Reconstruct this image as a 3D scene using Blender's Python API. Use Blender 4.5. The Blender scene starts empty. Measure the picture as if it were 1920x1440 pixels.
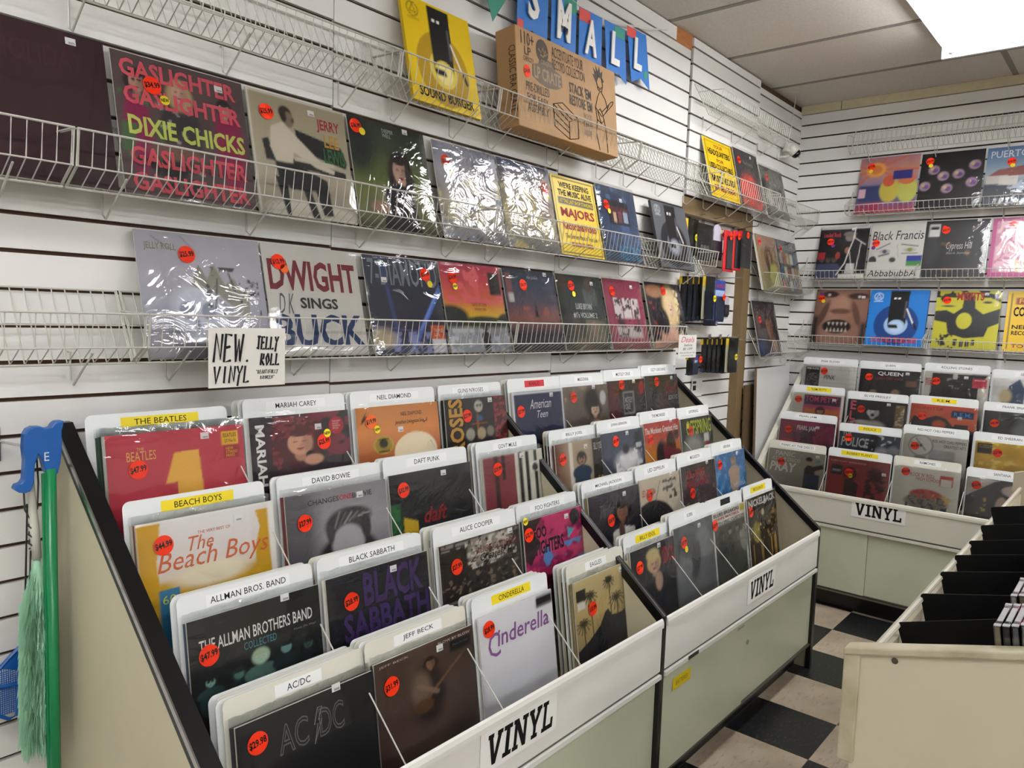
import bpy, math, random
import numpy as np
from mathutils import Matrix, Vector
random.seed(7)
D = bpy.data
SC = bpy.context.scene
COL = SC.collection
# ---------------------------------------------------------------- camera, light, exposure
F_PX, YAW, PITCH, ROLL = 1424.7, 0.7005, -0.0896, 0.0331
CAM = np.array([0.0, -1.7845, 1.48])
cy, sy = math.cos(YAW), math.sin(YAW)
FWD = np.array([cy*math.cos(PITCH), sy*math.cos(PITCH), math.sin(PITCH)])
_r = np.array([sy, -cy, 0.0]); _u = np.cross(_r, FWD)
RGT = math.cos(ROLL)*_r + math.sin(ROLL)*_u
UPV = -math.sin(ROLL)*_r + math.cos(ROLL)*_u
cam = D.objects.new('camera', D.cameras.new('camera')); COL.objects.link(cam)
cam.data.sensor_width = 36; cam.data.lens = F_PX*36/1920; cam.data.clip_start = 0.02
M = Matrix.Identity(4)
for i in range(3):
    M[i][0], M[i][1], M[i][2], M[i][3] = RGT[i], UPV[i], -FWD[i], CAM[i]
cam.matrix_world = M; SC.camera = cam
wd = D.worlds.new('world'); SC.world = wd; wd.use_nodes = True
wd.node_tree.nodes['Background'].inputs[0].default_value = (0.9, 0.95, 1.0, 1)
wd.node_tree.nodes['Background'].inputs[1].default_value = 0.3
SC.view_settings.view_transform = 'Standard'; SC.view_settings.look = 'None'
SC.view_settings.gamma = 1.0; SC.view_settings.use_curve_mapping = False
SC.view_settings.exposure = 0.0
TUBE_POWER = 40.0

def P(u, v, ax, val):
    """point where the line of sight of photo pixel (u, v) meets a real plane of the room"""
    d = FWD + (u-960)/F_PX*RGT - (v-720)/F_PX*UPV
    return CAM + d*((val-CAM[ax])/d[ax])

# ---------------------------------------------------------------- materials
def lin(c):
    if isinstance(c, str):
        c = c.lstrip('#')
        c = [int(c[i:i+2], 16)/255 for i in (0, 2, 4)]
        return tuple(x/12.92 if x <= .04045 else ((x+.055)/1.055)**2.4 for x in c)
    return tuple(c)
_mats = {}
def mat(name, color, rough=.5, metal=0, spec=.5, noise=0, nscale=20, bump=0, bscale=60, stain=None, coat=0, stretch=None):
    if name in _mats: return _mats[name]
    m = D.materials.new(name); m.use_nodes = True; nt = m.node_tree; b = nt.nodes['Principled BSDF']
    c = lin(color)
    b.inputs['Base Color'].default_value = (*c, 1); b.inputs['Roughness'].default_value = rough
    b.inputs['Metallic'].default_value = metal; b.inputs['Specular IOR Level'].default_value = spec
    if coat: b.inputs['Coat Weight'].default_value = coat; b.inputs['Coat Roughness'].default_value = .08
    tc = nt.nodes.new('ShaderNodeTexCoord'); src = tc.outputs['Object']
    if stretch:
        mp = nt.nodes.new('ShaderNodeMapping'); mp.inputs['Scale'].default_value = stretch
        nt.links.new(src, mp.inputs[0]); src = mp.outputs[0]
    if noise or stain:
        n = nt.nodes.new('ShaderNodeTexNoise'); n.inputs['Scale'].default_value = nscale; n.inputs['Detail'].default_value = 5
        nt.links.new(src, n.inputs['Vector'])
        r = nt.nodes.new('ShaderNodeValToRGB')
        c2 = lin(stain) if stain else tuple(x*(1-noise) for x in c)
        r.color_ramp.elements[0].position = .3; r.color_ramp.elements[1].position = .62
        r.color_ramp.elements[0].color = (*c2, 1); r.color_ramp.elements[1].color = (*c, 1)
        nt.links.new(n.outputs['Fac'], r.inputs[0]); nt.links.new(r.outputs[0], b.inputs['Base Color'])
    if bump:
        n2 = nt.nodes.new('ShaderNodeTexNoise'); n2.inputs['Scale'].default_value = bscale; n2.inputs['Detail'].default_value = 3
        nt.links.new(src, n2.inputs['Vector'])
        bp = nt.nodes.new('ShaderNodeBump'); bp.inputs['Strength'].default_value = bump; bp.inputs['Distance'].default_value = .01
        nt.links.new(n2.outputs['Fac'], bp.inputs['Height']); nt.links.new(bp.outputs[0], b.inputs['Normal'])
    _mats[name] = m; return m
def ink(c):
    return mat('ink_'+c.strip('#'), c, .55, spec=.25)
def emit(name, color, s):
    m = D.materials.new(name); m.use_nodes = True; nt = m.node_tree; nt.nodes.clear()
    e = nt.nodes.new('ShaderNodeEmission'); o = nt.nodes.new('ShaderNodeOutputMaterial')
    e.inputs[0].default_value = (*color, 1); e.inputs[1].default_value = s
    nt.links.new(e.outputs[0], o.inputs[0]); return m
def print_material():
    m = D.materials.new('printed_card'); m.use_nodes = True; nt = m.node_tree; b = nt.nodes['Principled BSDF']
    a = nt.nodes.new('ShaderNodeAttribute'); a.attribute_name = 'Col'
    nt.links.new(a.outputs['Color'], b.inputs['Base Color'])
    b.inputs['Roughness'].default_value = .38; b.inputs['Specular IOR Level'].default_value = .4
    return m
PRINT = print_material()
def plastic(name, bump, gloss, scale=9, rough=.07, tint=(1, 1, 1)):
    m = D.materials.new(name); m.use_nodes = True; nt = m.node_tree; nt.nodes.clear()
    o = nt.nodes.new('ShaderNodeOutputMaterial'); t = nt.nodes.new('ShaderNodeBsdfTransparent'); t.inputs[0].default_value = (*tint, 1)
    g = nt.nodes.new('ShaderNodeBsdfGlossy'); g.inputs['Roughness'].default_value = rough
    mx = nt.nodes.new('ShaderNodeMixShader'); lw = nt.nodes.new('ShaderNodeFresnel'); lw.inputs[0].default_value = 1.45
    ma = nt.nodes.new('ShaderNodeMath'); ma.operation = 'MULTIPLY'; ma.inputs[1].default_value = gloss; ma.use_clamp = True
    tc = nt.nodes.new('ShaderNodeTexCoord'); n = nt.nodes.new('ShaderNodeTexNoise'); n.inputs['Scale'].default_value = scale
    n.inputs['Detail'].default_value = 3; n.inputs['Distortion'].default_value = 1.5
    bp = nt.nodes.new('ShaderNodeBump'); bp.inputs['Strength'].default_value = bump; bp.inputs['Distance'].default_value = .02
    L = nt.links.new
    L(tc.outputs['Object'], n.inputs['Vector']); L(n.outputs['Fac'], bp.inputs['Height'])
    L(bp.outputs[0], g.inputs['Normal']); L(bp.outputs[0], lw.inputs['Normal'])
    L(lw.outputs[0], ma.inputs[0]); L(ma.outputs[0], mx.inputs[0]); L(t.outputs[0], mx.inputs[1]); L(g.outputs[0], mx.inputs[2])
    L(mx.outputs[0], o.inputs[0]); return m
SLEEVE = plastic('clear_sleeve', .28, 1.5)
SLEEVE_FLAT = plastic('clear_sleeve_taut', .08, 1.0, 5)
SLEEVE_CRUMPLED = plastic('clear_sleeve_crumpled', .7, 3.0, 9, .16)
BLISTER = plastic('clear_blister', .1, 1.0, 30, .1, (.97, .98, .98))
FRINGE = plastic('sleeve_fringe', .5, 3.5, 14, .12, (.88, .9, .9))

WHITE = mat('white_laminate', '#dcdad4', .32, noise=.05, nscale=6, spec=.5)
SLATM = mat('white_slat', '#e0dfdb', .42, noise=.06, nscale=3, spec=.4)
GROOVE = mat('groove_brown', '#4a3020', .8)
BLACK = mat('black_trim', '#08080a', .3)
CHROME = mat('chrome', '#c8c8c8', .18, 1)
WIRE = mat('white_wire', '#bdbbb2', .35, spec=.6)
CREAM = mat('cream_panel', '#c9c2a4', .45, noise=.07, nscale=4)
GREENISH = mat('pale_green_door', '#c6cbb2', .22, noise=.05, nscale=3, spec=.5)
CARD = mat('divider_plastic', '#dfe2e1', .35)
CARD2 = mat('divider_plastic_aged', '#d6d4c6', .4)
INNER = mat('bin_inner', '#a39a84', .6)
BROWN = mat('brown_paint', '#756141', .5, noise=.15, nscale=8)

# ---------------------------------------------------------------- mesh helpers
def tag(o, label=None, cat=None, group=None, kind=None):
    if label: o['label'] = label
    if cat: o['category'] = cat
    if group: o['group'] = group
    if kind: o['kind'] = kind
    return o
def link(name, me, parent=None, mw=None):
    o = D.objects.new(name, me); COL.objects.link(o)
    if parent is not None: o.parent = parent
    if mw is not None: o.matrix_local = mw
    return o
def empty(name, loc=(0, 0, 0), mw=None, parent=None):
    o = link(name, None, parent)
    if mw is not None: o.matrix_local = mw
    else: o.location = loc
    o.empty_display_size = .05
    return o
class MB:
    def __init__(s): s.v = []; s.f = []; s.m = []; s.c = []; s.usec = False
    def add(s, vs, fs, mi=0):
        n = len(s.v); s.v += [tuple(map(float, x)) for x in vs]; s.f += [tuple(i+n for i in f) for f in fs]; s.m += [mi]*len(fs); return s
    def box(s, x0, y0, z0, x1, y1, z1, mi=0):
        x0, x1 = sorted((x0, x1)); y0, y1 = sorted((y0, y1)); z0, z1 = sorted((z0, z1))
        return s.add([(x0, y0, z0), (x1, y0, z0), (x1, y1, z0), (x0, y1, z0), (x0, y0, z1), (x1, y0, z1), (x1, y1, z1), (x0, y1, z1)],
              [(0, 3, 2, 1), (4, 5, 6, 7), (0, 1, 5, 4), (1, 2, 6, 5), (2, 3, 7, 6), (3, 0, 4, 7)], mi)
    def prism(s, pts, h0, h1, ax=2, mi=0):
        """2-D polygon (counter-clockwise) pushed along axis ax"""
        def mk(a, b, h): return {2: (a, b, h), 0: (h, a, b), 1: (a, h, b)}[ax]
        n = len(pts); vs = [mk(a, b, h0) for a, b in pts]+[mk(a, b, h1) for a, b in pts]
        fs = [tuple(range(n-1, -1, -1)), tuple(range(n, 2*n))]+[(i, (i+1) % n, (i+1) % n+n, i+n) for i in range(n)]
        if ax == 1: fs = [f[::-1] for f in fs]
        return s.add(vs, fs, mi)
    def tube(s, pts, r, n=5, mi=0, cap=True):
        pts = [Vector([float(c_) for c_ in p]) for p in pts]; rings = []
        for i, p in enumerate(pts):
            a = pts[max(i-1, 0)]; b = pts[min(i+1, len(pts)-1)]; t = (b-a).normalized()
            k = Vector((0, 0, 1)) if abs(t.z) < .9 else Vector((1, 0, 0))
            e1 = t.cross(k).normalized(); e2 = t.cross(e1)
            rr = float(r[i] if isinstance(r, (list, tuple)) else r)
            rings.append([p+rr*(math.cos(2*math.pi*j/n)*e1+math.sin(2*math.pi*j/n)*e2) for j in range(n)])
        vs = [v for R_ in rings for v in R_]; fs = []
        for i in range(len(pts)-1):
            for j in range(n):
                fs.append((i*n+j, i*n+(j+1) % n, (i+1)*n+(j+1) % n, (i+1)*n+j))
        if cap: fs += [tuple(range(n-1, -1, -1)), tuple((len(pts)-1)*n+j for j in range(n))]
        return s.add(vs, fs, mi)
    def mesh(s, name, *mats, smooth=False):
        me = D.meshes.new(name); me.from_pydata(s.v, [], s.f); 
        for m in mats: me.materials.append(m)
        if len(mats) > 1: me.polygons.foreach_set('material_index', s.m)
        if smooth: me.polygons.foreach_set('use_smooth', [True]*len(s.f))
        me.update(); return me
    def obj(s, name, mats, parent=None, smooth=False):
        if not isinstance(mats, (list, tuple)): mats = [mats]
        return link(name, s.mesh(name, *mats, smooth=smooth), parent)
def bevel(o, w=.002, seg=2):
    b = o.modifiers.new('bevel', 'BEVEL'); b.width = w; b.segments = seg; b.limit_method = 'ANGLE'; return o

# ---------------------------------------------------------------- lettering
_txt = {}
def text_mesh(s, shear=0, fat=0, outline=False, depth=0):
    k = (s, shear, fat, outline, depth)
    if k in _txt: return _txt[k]
    cu = D.curves.new('t', 'FONT'); cu.body = s; cu.shear = shear; cu.offset = min(fat, .03); cu.resolution_u = 2 if not outline else 3
    cu.space_line = .85
    if outline: cu.fill_mode = 'NONE'; cu.bevel_depth = .02; cu.bevel_resolution = 0
    if depth: cu.extrude = depth
    o = D.objects.new('t', cu); COL.objects.link(o)
    dg = bpy.context.evaluated_depsgraph_get(); me = D.meshes.new_from_object(o.evaluated_get(dg))
    n = len(me.vertices); co = np.zeros(n*3); me.vertices.foreach_get('co', co); co = co.reshape(-1, 3)
    mn, mx = (co.min(0), co.max(0)) if n else (np.zeros(3), np.ones(3))
    D.objects.remove(o); D.curves.remove(cu)
    faces = [tuple(p.vertices) for p in me.polygons]; D.meshes.remove(me)
    _txt[k] = (co, mn, mx, faces); return _txt[k]
def letter_obj(name, s, x0, y0, x1, y1, color, parent, z=.0012, rot=0, depth=0, m=None, **kw):
    """lettering fitted to the box (x0,y0)-(x1,y1) in the parent's own x/y plane; rot in degrees"""
    co, mn, mx, faces = text_mesh(s, depth=depth, **kw)
    if not faces: return None
    c = co-mn; sz = np.maximum(mx-mn, 1e-6)
    W, H = abs(x1-x0), abs(y1-y0)
    if rot % 180 == 90: W, H = H, W
    q = c.copy(); q[:, 0] = c[:, 0]/sz[0]*W-W/2; q[:, 1] = c[:, 1]/sz[1]*H-H/2
    if depth: q[:, 2] = c[:, 2]
    elif not kw.get('outline'): q[:, 2] = 0
    else: q[:, 2] = 0
    a = math.radians(rot); ca, sa = math.cos(a), math.sin(a)
    X = q[:, 0]*ca-q[:, 1]*sa+(x0+x1)/2; Y = q[:, 0]*sa+q[:, 1]*ca+(y0+y1)/2
    me = D.meshes.new(name); me.from_pydata(np.stack([X, Y, q[:, 2]+z], 1).tolist(), [], faces)
    me.materials.append(m or ink(color)); return link(name, me, parent)

# slab lettering for the VINYL signs, each letter as strokes (x0,y0,x1,y1,...) polygons in a unit box
SLAB = {
 'V': [[(0, 1), (.38, 1), (.38, .86), (.33, .86), (.5, .32), (.67, .86), (.62, .86), (.62, 1), (1, 1), (1, .86), (.92, .86), (.62, 0), (.38, 0), (.08, .86), (0, .86)]],
 'I': [[(0, 1), (1, 1), (1, .85), (.72, .85), (.72, .15), (1, .15), (1, 0), (0, 0), (0, .15), (.28, .15), (.28, .85), (0, .85)]],
 'N': [[(0, 1), (.32, 1), (.72, .38), (.72, .86), (.6, .86), (.6, 1), (1, 1), (1, .86), (.92, .86), (.92, 0), (.7, 0), (.28, .64), (.28, .14), (.4, .14), (.4, 0), (0, 0), (0, .14), (.08, .14), (.08, .86), (0, .86)]],
 'Y': [[(0, 1), (.4, 1), (.4, .86), (.34, .86), (.5, .6), (.66, .86), (.6, .86), (.6, 1), (1, 1), (1, .86), (.93, .86), (.61, .4), (.61, .14), (.74, .14), (.74, 0), (.26, 0), (.26, .14), (.39, .14), (.39, .4), (.07, .86), (0, .86)]],
 'L': [[(0, 1), (.5, 1), (.5, .86), (.36, .86), (.36, .16), (.8, .16), (.8, .36), (1, .36), (1, 0), (0, 0), (0, .14), (.12, .14), (.12, .86), (0, .86)]]}
def slab_word(word, x0, y0, x1, y1, parent, z, slant=0.0, name='lettering'):
    mb = MB(); wid = {'I': .62, 'V': 1.05, 'N': 1.1, 'Y': 1, 'L': .9}; tot = sum(wid[c] for c in word)+.09*(len(word)-1); x = 0
    import mathutils.geometry as G
    for ch in word:
        for poly in SLAB[ch]:
            vs = [Vector((a*wid[ch]+x, b, 0)) for a, b in poly]; tr = G.tessellate_polygon([vs])
            mb.add([(x0+(v.x/tot)*(x1-x0)+slant*(v.y)*(y1-y0), y0+v.y*(y1-y0), z) for v in vs], [tuple(t) for t in tr])
        x += wid[ch]+.09
    return mb.obj(name, ink('#0b0b0c'), parent)

# ---------------------------------------------------------------- painting of printed faces (colour attribute)
def vnoise(U, V, sc, seed):
    rs = np.random.RandomState(seed); n = int(sc)+3; out = np.zeros_like(U); amp = 1; tot = 0
    for o in range(3):
        k = int(sc*2**o)+3; g = rs.rand(k, k); x = np.clip(U, 0, 1)*(k-2); y = np.clip(V, 0, 1)*(k-2); xi = x.astype(int); yi = y.astype(int)
        fx = x-xi; fy = y-yi; fx = fx*fx*(3-2*fx); fy = fy*fy*(3-2*fy)
        out += amp*((g[yi, xi]*(1-fx)+g[yi, xi+1]*fx)*(1-fy)+(g[yi+1, xi]*(1-fx)+g[yi+1, xi+1]*fx)*fy); tot += amp; amp *= .5
    return out/tot
def paint(ops, N):
    t = np.linspace(0, 1, N); U, V = np.meshgrid(t, t); A = np.zeros((N, N, 3)); A[:] = .5
    px = 1.0/N
    def mixc(mask, c): A[:] = A*(1-mask[..., None])+np.array(lin(c))*mask[..., None]
    for op in ops:
        k = op[0]
        if k == 'vs': V = V/op[1]
        elif k == 'bg': A[:] = lin(op[1])
        elif k in ('gv', 'gh'):
            c = [np.array(lin(x)) for x in op[1:]]; q = np.clip(V if k == 'gv' else U, 0, 1)*(len(c)-1); i = np.minimum(q.astype(int), len(c)-2); f = (q-i)[..., None]
            cc = np.array(c); A[:] = cc[i]*(1-f)+cc[i+1]*f
        elif k == 'e':
            x, y, rx, ry, c = op[1:6]; s = op[6] if len(op) > 6 else .06; an = math.radians(op[7]) if len(op) > 7 else 0
            dx, dy = U-x, V-y; a = dx*math.cos(an)+dy*math.sin(an); b = -dx*math.sin(an)+dy*math.cos(an)
            d = np.sqrt((a/rx)**2+(b/ry)**2); mixc(np.clip((1-d)/max(s, px/min(rx, ry))+.5, 0, 1), c)
        elif k == 'r':
            x0, y0, x1, y1, c = op[1:6]; s = op[6] if len(op) > 6 else px*.7
            m = np.clip((U-x0)/s+.5, 0, 1)*np.clip((x1-U)/s+.5, 0, 1)*np.clip((V-y0)/s+.5, 0, 1)*np.clip((y1-V)/s+.5, 0, 1); mixc(m, c)
        elif k == 'p':
            pts, c = op[1], op[2]; n = len(pts); m = np.zeros_like(U)
            for ox_, oy_ in ((-.3, -.3), (.3, -.3), (-.3, .3), (.3, .3)):
                ins = np.zeros_like(U, bool); U_ = U+ox_*px; V_ = V+oy_*px
                for i in range(n):
                    (xa, ya), (xb, yb) = pts[i], pts[(i+1) % n]
                    if ya == yb: continue
                    ins ^= ((ya > V_) != (yb > V_)) & (U_ < (xb-xa)*(V_-ya)/(yb-ya)+xa)
                m += ins*.25
            mixc(m, c)
        elif k == 'l':
            x0, y0, x1, y1, w, c = op[1:7]; dx, dy = x1-x0, y1-y0; L = math.hypot(dx, dy) or 1e-6
            tt = np.clip(((U-x0)*dx+(V-y0)*dy)/L/L, 0, 1); d = np.hypot(U-x0-tt*dx, V-y0-tt*dy); mixc(np.clip((w/2-d)/px+.5, 0, 1), c)
        elif k == 'n': A *= (1+op[1]*(vnoise(U, V, op[2], op[3])-.5)*2)[..., None]
        elif k == 'b':
            c, th, sc, sd = op[1:5]; reg = op[5] if len(op) > 5 else (0, 0, 1, 1)
            m = np.clip((vnoise(U, V, sc, sd)-th)*14, 0, 1)*((U >= reg[0]) & (V >= reg[1]) & (U <= reg[2]) & (V <= reg[3])); mixc(m, c)
        elif k == 'face':     # generic head: x, y, radius, skin, hair, hair length
            x, y, r_, sk, ha = op[1:6]; ln = op[6] if len(op) > 6 else 0; dk = tuple(c_*.45 for c_ in lin(sk)); md = tuple(c_*.72 for c_ in lin(sk))
            sub = [('e', x, y-r_*.12, r_*1.15, r_*1.3, ha, .2)]
            if ln: sub += [('e', x, y+r_*ln*.5, r_*1.45, r_*(1.1+ln*.5), ha, .3)]
            sub += [('e', x, y+r_*1.15, r_*.4, r_*.6, md, .3), ('e', x, y+r_*.12, r_*.82, r_*1.08, sk, .12), ('e', x+r_*.5, y+r_*.2, r_*.35, r_*.8, md, .8),
                    ('e', x-r_*.32, y, r_*.17, r_*.08, dk, .3), ('e', x+r_*.32, y, r_*.17, r_*.08, dk, .3), ('e', x-r_*.32, y-r_*.17, r_*.22, r_*.05, ha, .4), ('e', x+r_*.32, y-r_*.17, r_*.22, r_*.05, ha, .4),
                    ('e', x+r_*.05, y+r_*.35, r_*.13, r_*.1, md, .5), ('e', x, y+r_*.66, r_*.27, r_*.09, '#8c3c38', .4), ('e', x, y-r_*.72, r_*.75, r_*.32, ha, .3)]
            for o2 in sub: A[:] = _sub(A, U, V, px, o2)
        elif k == 'palm':     # x, y, radius, trunk bottom
            x, y, r_, yb, c = op[1:6]; sub = [('l', x, y, x+r_*.12, yb, .016, c)]
            for j in range(11):
                a_ = j*math.tau/11+.2; ex, ey = x+r_*math.cos(a_), y+r_*.8*math.sin(a_)+r_*.25; mx_, my_ = (x+ex)/2, (y+ey)/2-r_*.18
                sub += [('l', x, y, mx_, my_, .022, c), ('l', mx_, my_, ex, ey, .014, c)]
            for o2 in sub:
                x0, y0, x1, y1, w, cc_ = o2[1:7]; dx, dy = x1-x0, y1-y0; L = math.hypot(dx, dy) or 1e-6
                tt = np.clip(((U-x0)*dx+(V-y0)*dy)/L/L, 0, 1); mixc(np.clip((w/2-np.hypot(U-x0-tt*dx, V-y0-tt*dy))/px+.5, 0, 1), cc_)
        elif k == 'fig':      # a standing or sitting generic figure: x, top, bottom, skin, clothes, hair
            x, y0, y1, sk, cl, ha = op[1:7]; h = y1-y0
            for o2 in [('e', x, y0+h*.68, h*.2, h*.36, cl, .12), ('e', x, y0+h*.45, h*.24, h*.17, cl, .15), ('e', x, y0+h*.13, h*.125, h*.16, ha, .25),
                       ('e', x, y0+h*.155, h*.085, h*.115, sk, .2), ('e', x-h*.035, y0+h*.145, h*.018, h*.01, ha, .4), ('e', x+h*.035, y0+h*.145, h*.018, h*.01, ha, .4),
                       ('e', x, y0+h*.21, h*.03, h*.01, ha, .5), ('e', x, y0+h*.075, h*.085, h*.045, ha, .3)]: A[:] = _sub(A, U, V, px, o2)
    return np.clip(A, 0, 1)
def _sub(A, U, V, px, op):
    x, y, rx, ry, c, s = op[1:7]; d = np.sqrt(((U-x)/rx)**2+((V-y)/ry)**2); m = np.clip((1-d)/s+.5, 0, 1)[..., None]
    return A*(1-m)+np.array(lin(c))*m
def printed_box(w, h, t, ops, N, edge='#cfcac0'):
    """jacket: printed front grid (z=t) + plain back and edges; origin at bottom-left-back"""
    A = paint(ops, N)[::-1]       # row 0 = bottom
    xs = np.linspace(0, w, N); ys = np.linspace(0, h, N); X, Y = np.meshgrid(xs, ys)
    v = np.stack([X.ravel(), Y.ravel(), np.full(N*N, t)], 1)
    idx = np.arange(N*N).reshape(N, N)
    q = np.stack([idx[:-1, :-1].ravel(), idx[:-1, 1:].ravel(), idx[1:, 1:].ravel(), idx[1:, :-1].ravel()], 1)
    bx = [(0, 0, 0), (w, 0, 0), (w, h, 0), (0, h, 0), (0, 0, t), (w, 0, t), (w, h, t), (0, h, t)]
    n = N*N; fs = q.tolist()+[[n+0, n+3, n+2, n+1], [n, n+1, n+5, n+4], [n+1, n+2, n+6, n+5], [n+2, n+3, n+7, n+6], [n+3, n, n+4, n+7]]
    me = D.meshes.new('jacket'); me.from_pydata(v.tolist()+bx, [], fs); me.materials.append(PRINT)
    ca = me.color_attributes.new('Col', 'FLOAT_COLOR', 'POINT')
    e = lin(edge); col = np.ones((n+8, 4)); col[:n, :3] = A.reshape(-1, 3); col[n:, :3] = e
    ca.data.foreach_set('color', col.ravel()); me.update(); return me
_sl = {}
def sleeve_mesh(w, h, top, wav, seed, m, N=14):
    rs = np.random.RandomState(seed); xs = np.linspace(-.004, w+.004, N); ys = np.linspace(-.001, h+top, N); X, Y = np.meshgrid(xs, ys)
    g = vnoise((X+.004)/(w+.008), (Y+.001)/(h+top+.001), 5, seed)
    Z = .0016+wav*g; Z[-1, :] = -.002+.006*rs.rand(N); Z[0, :] = .001; Z[:, 0] = .0004; Z[:, -1] = .0004
    idx = np.arange(N*N).reshape(N, N); q = np.stack([idx[:-1, :-1].ravel(), idx[:-1, 1:].ravel(), idx[1:, 1:].ravel(), idx[1:, :-1].ravel()], 1)
    me = D.meshes.new('plastic_sleeve'); me.from_pydata(np.stack([X.ravel(), Y.ravel(), Z.ravel()], 1).tolist(), [], q.tolist())
    me.materials.append(m); me.polygons.foreach_set('use_smooth', [True]*len(q)); return me

# ---------------------------------------------------------------- stickers
def disc_mesh(r, t, n=22):
    mb = MB(); mb.prism([(r*math.cos(2*math.pi*i/n), r*math.sin(2*math.pi*i/n)) for i in range(n)], 0, t); return mb
RED_ST = mat('fluorescent_red_paper', '#ff3d14', .6, spec=.2); YEL_ST = mat('yellow_paper', '#f0dc1e', .6); PUR_ST = mat('purple_paper', '#7a2a86', .6)
ORA_ST = mat('orange_paper', '#ff7a1a', .6)
STK = {c: disc_mesh(1, .0004).mesh('price_sticker', m) for c, m in (('r', RED_ST), ('y', YEL_ST), ('p', PUR_ST), ('o', ORA_ST))}
def sticker(parent, x, y, z, r, price, c='r', rot=8, name='price_sticker'):
    o = link(name, STK[c], parent); o.matrix_local = Matrix.Translation((x, y, z)) @ Matrix.Rotation(math.radians(rot), 4, 'Z') @ Matrix.Diagonal((r, r, 1, 1))
    if price: letter_obj('lettering', price, -.86, -.36, .86, .38, '#0c0808', o, z=.0007, fat=.035)
    return o
_bc = MB(); _bc.box(0, 0, 0, .02, .015, .0004)
for i in range(7): _bc.box(.006+i*.0018, .002, .0004, .0068+i*.0018, .006, .0006, 1)
BARC = _bc.mesh('barcode_sticker', ink('#e8e8e6'), ink('#303030'))

# ---------------------------------------------------------------- frames
def frame(wall, origin, tilt, spin=0):
    c, s = math.cos(tilt), math.sin(tilt)
    if wall == 'L': xa, ya, za = (1, 0, 0), (0, s, c), (0, -c, s)
    else: xa, ya, za = (0, -1, 0), (s, 0, c), (-c, 0, s)
    m = Matrix.Identity(4)
    for i in range(3): m[i][0], m[i][1], m[i][2], m[i][3] = xa[i], ya[i], za[i], origin[i]
    return m @ Matrix.Rotation(math.radians(spin), 4, 'Z') if spin else m
def cover_extras(o, w, h, t, spec):
    """lettering, price sticker and the rest on a printed cover; coordinates as fractions from the top-left"""
    for k, it in enumerate(spec.get('T', [])):
        s, x0, y0, x1, y1, c = it[:6]; kw = dict(it[6]) if len(it) > 6 else {}
        letter_obj('lettering', s, x0*w, (1-y1)*h, x1*w, (1-y0)*h, c, o, z=t+.0005+.0001*k, **kw)
    for st in spec.get('S', []):
        x, y, pr = st[:3]; c = st[3] if len(st) > 3 else 'r'; r = st[4] if len(st) > 4 else (.0205 if c in 'ro' else .011)
        sticker(o, x*w, (1-y)*h, t+.0025+(.0006 if c in 'yp' else 0), r, pr, c)
    if 'B' in spec:
        b = link('barcode_sticker', BARC, o); b.location = (spec['B'][0]*w, (1-spec['B'][1])*h, t+.0007)
seedc = [100]
def make_record(wall, T, w, h, spec, label, group, tilt, N=48, sleeve=SLEEVE, top=.012, wav=.004, spin=0, name='record', cat='record', t=.0045, edge='#d8d4ca'):
    """T = top-left corner of the front; the jacket stands on its lower edge"""
    seedc[0] += 1
    fr = frame(wall, (0, 0, 0), tilt); ya = Vector((fr[0][1], fr[1][1], fr[2][1])); org = Vector(T)-ya*h
    o = link(name, printed_box(w, h, t, spec['P'], N, edge)); o.matrix_local = frame(wall, org, tilt, spin)
    tag(o, label, cat, group)
    cover_extras(o, w, h, t, spec)
    if sleeve is not None:
        s = link('plastic_sleeve', sleeve_mesh(w, h, top, wav, seedc[0], sleeve), o); s.location = (0, 0, t)
        s['label'] = 'clear crinkled plastic sleeve'
    return o

# ================================================================ THE ROOM
XF, ZC, GP, GW = 4.816, 2.82, 0.0762, 0.009     # far wall, ceiling height, slat pitch, groove
def slat_run(root, fixed, a0, a1, z0, z1, phase, wall, depth=0.0):
    """separate slats between the grooves; a0..a1 runs along the wall"""
    z = phase+GP*math.floor((z0-phase)/GP)
    while z < z1:
        lo, hi = max(z+GW/2, z0), min(z+GP-GW/2, z1)
        if hi-lo > .006:
            mb = MB()
            if wall == 'L': mb.box(a0, fixed-depth, lo, a1, fixed-depth+.012, hi)
            else: mb.box(fixed+depth, a0, lo, fixed+depth-.012, a1, hi)
            mb.obj('slat', SLATM, root)
        z += GP
wl = MB().box(-2.6, .013, 0, 3.345, .05, ZC).box(3.345, .013, 2.075, 4.9, .05, ZC).box(4.1, .013, 0, 4.9, .05, 2.08).box(3.3, .055, 0, 4.3, .09, 2.1)
wl = tag(wl.obj('wall_left', GROOVE), 'white slatted display wall with dark brown grooves', kind='structure')
PH = 1.655
slat_run(wl, 0, -2.6, 1.31, 0, ZC-.02, PH, 'L')
slat_run(wl, 0, 1.313, 2.345, 0, ZC-.02, PH-.004, 'L')
slat_run(wl, 0, 2.348, 3.345, 0, 2.75, PH-.014, 'L')
MB().box(2.348, 0, 2.757, 3.2, .012, 2.815).obj('slat', SLATM, wl)
slat_run(wl, 0, 3.355, 4.148, 2.08, ZC-.008, PH-.028, 'L', .008)
slat_run(wl, 0, 4.16, XF, 0, 2.782, PH+.024, 'L', .002)
slat_run(wl, .042, 3.355, 4.072, 0, 2.045, PH+.044, 'L')
MB().box(3.18, .003, 2.75, 3.36, .0125, ZC).obj('wood_batten', mat('raw_wood', '#b0703c', .6, noise=.3, nscale=12, stretch=(1, 1, 8)), wl)
tr = MB().box(3.335, -.004, 2.0, 4.16, .05, 2.078); tag(tr.obj('trim_1', BROWN), 'brown painted header board over the recess', kind='structure')
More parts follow.
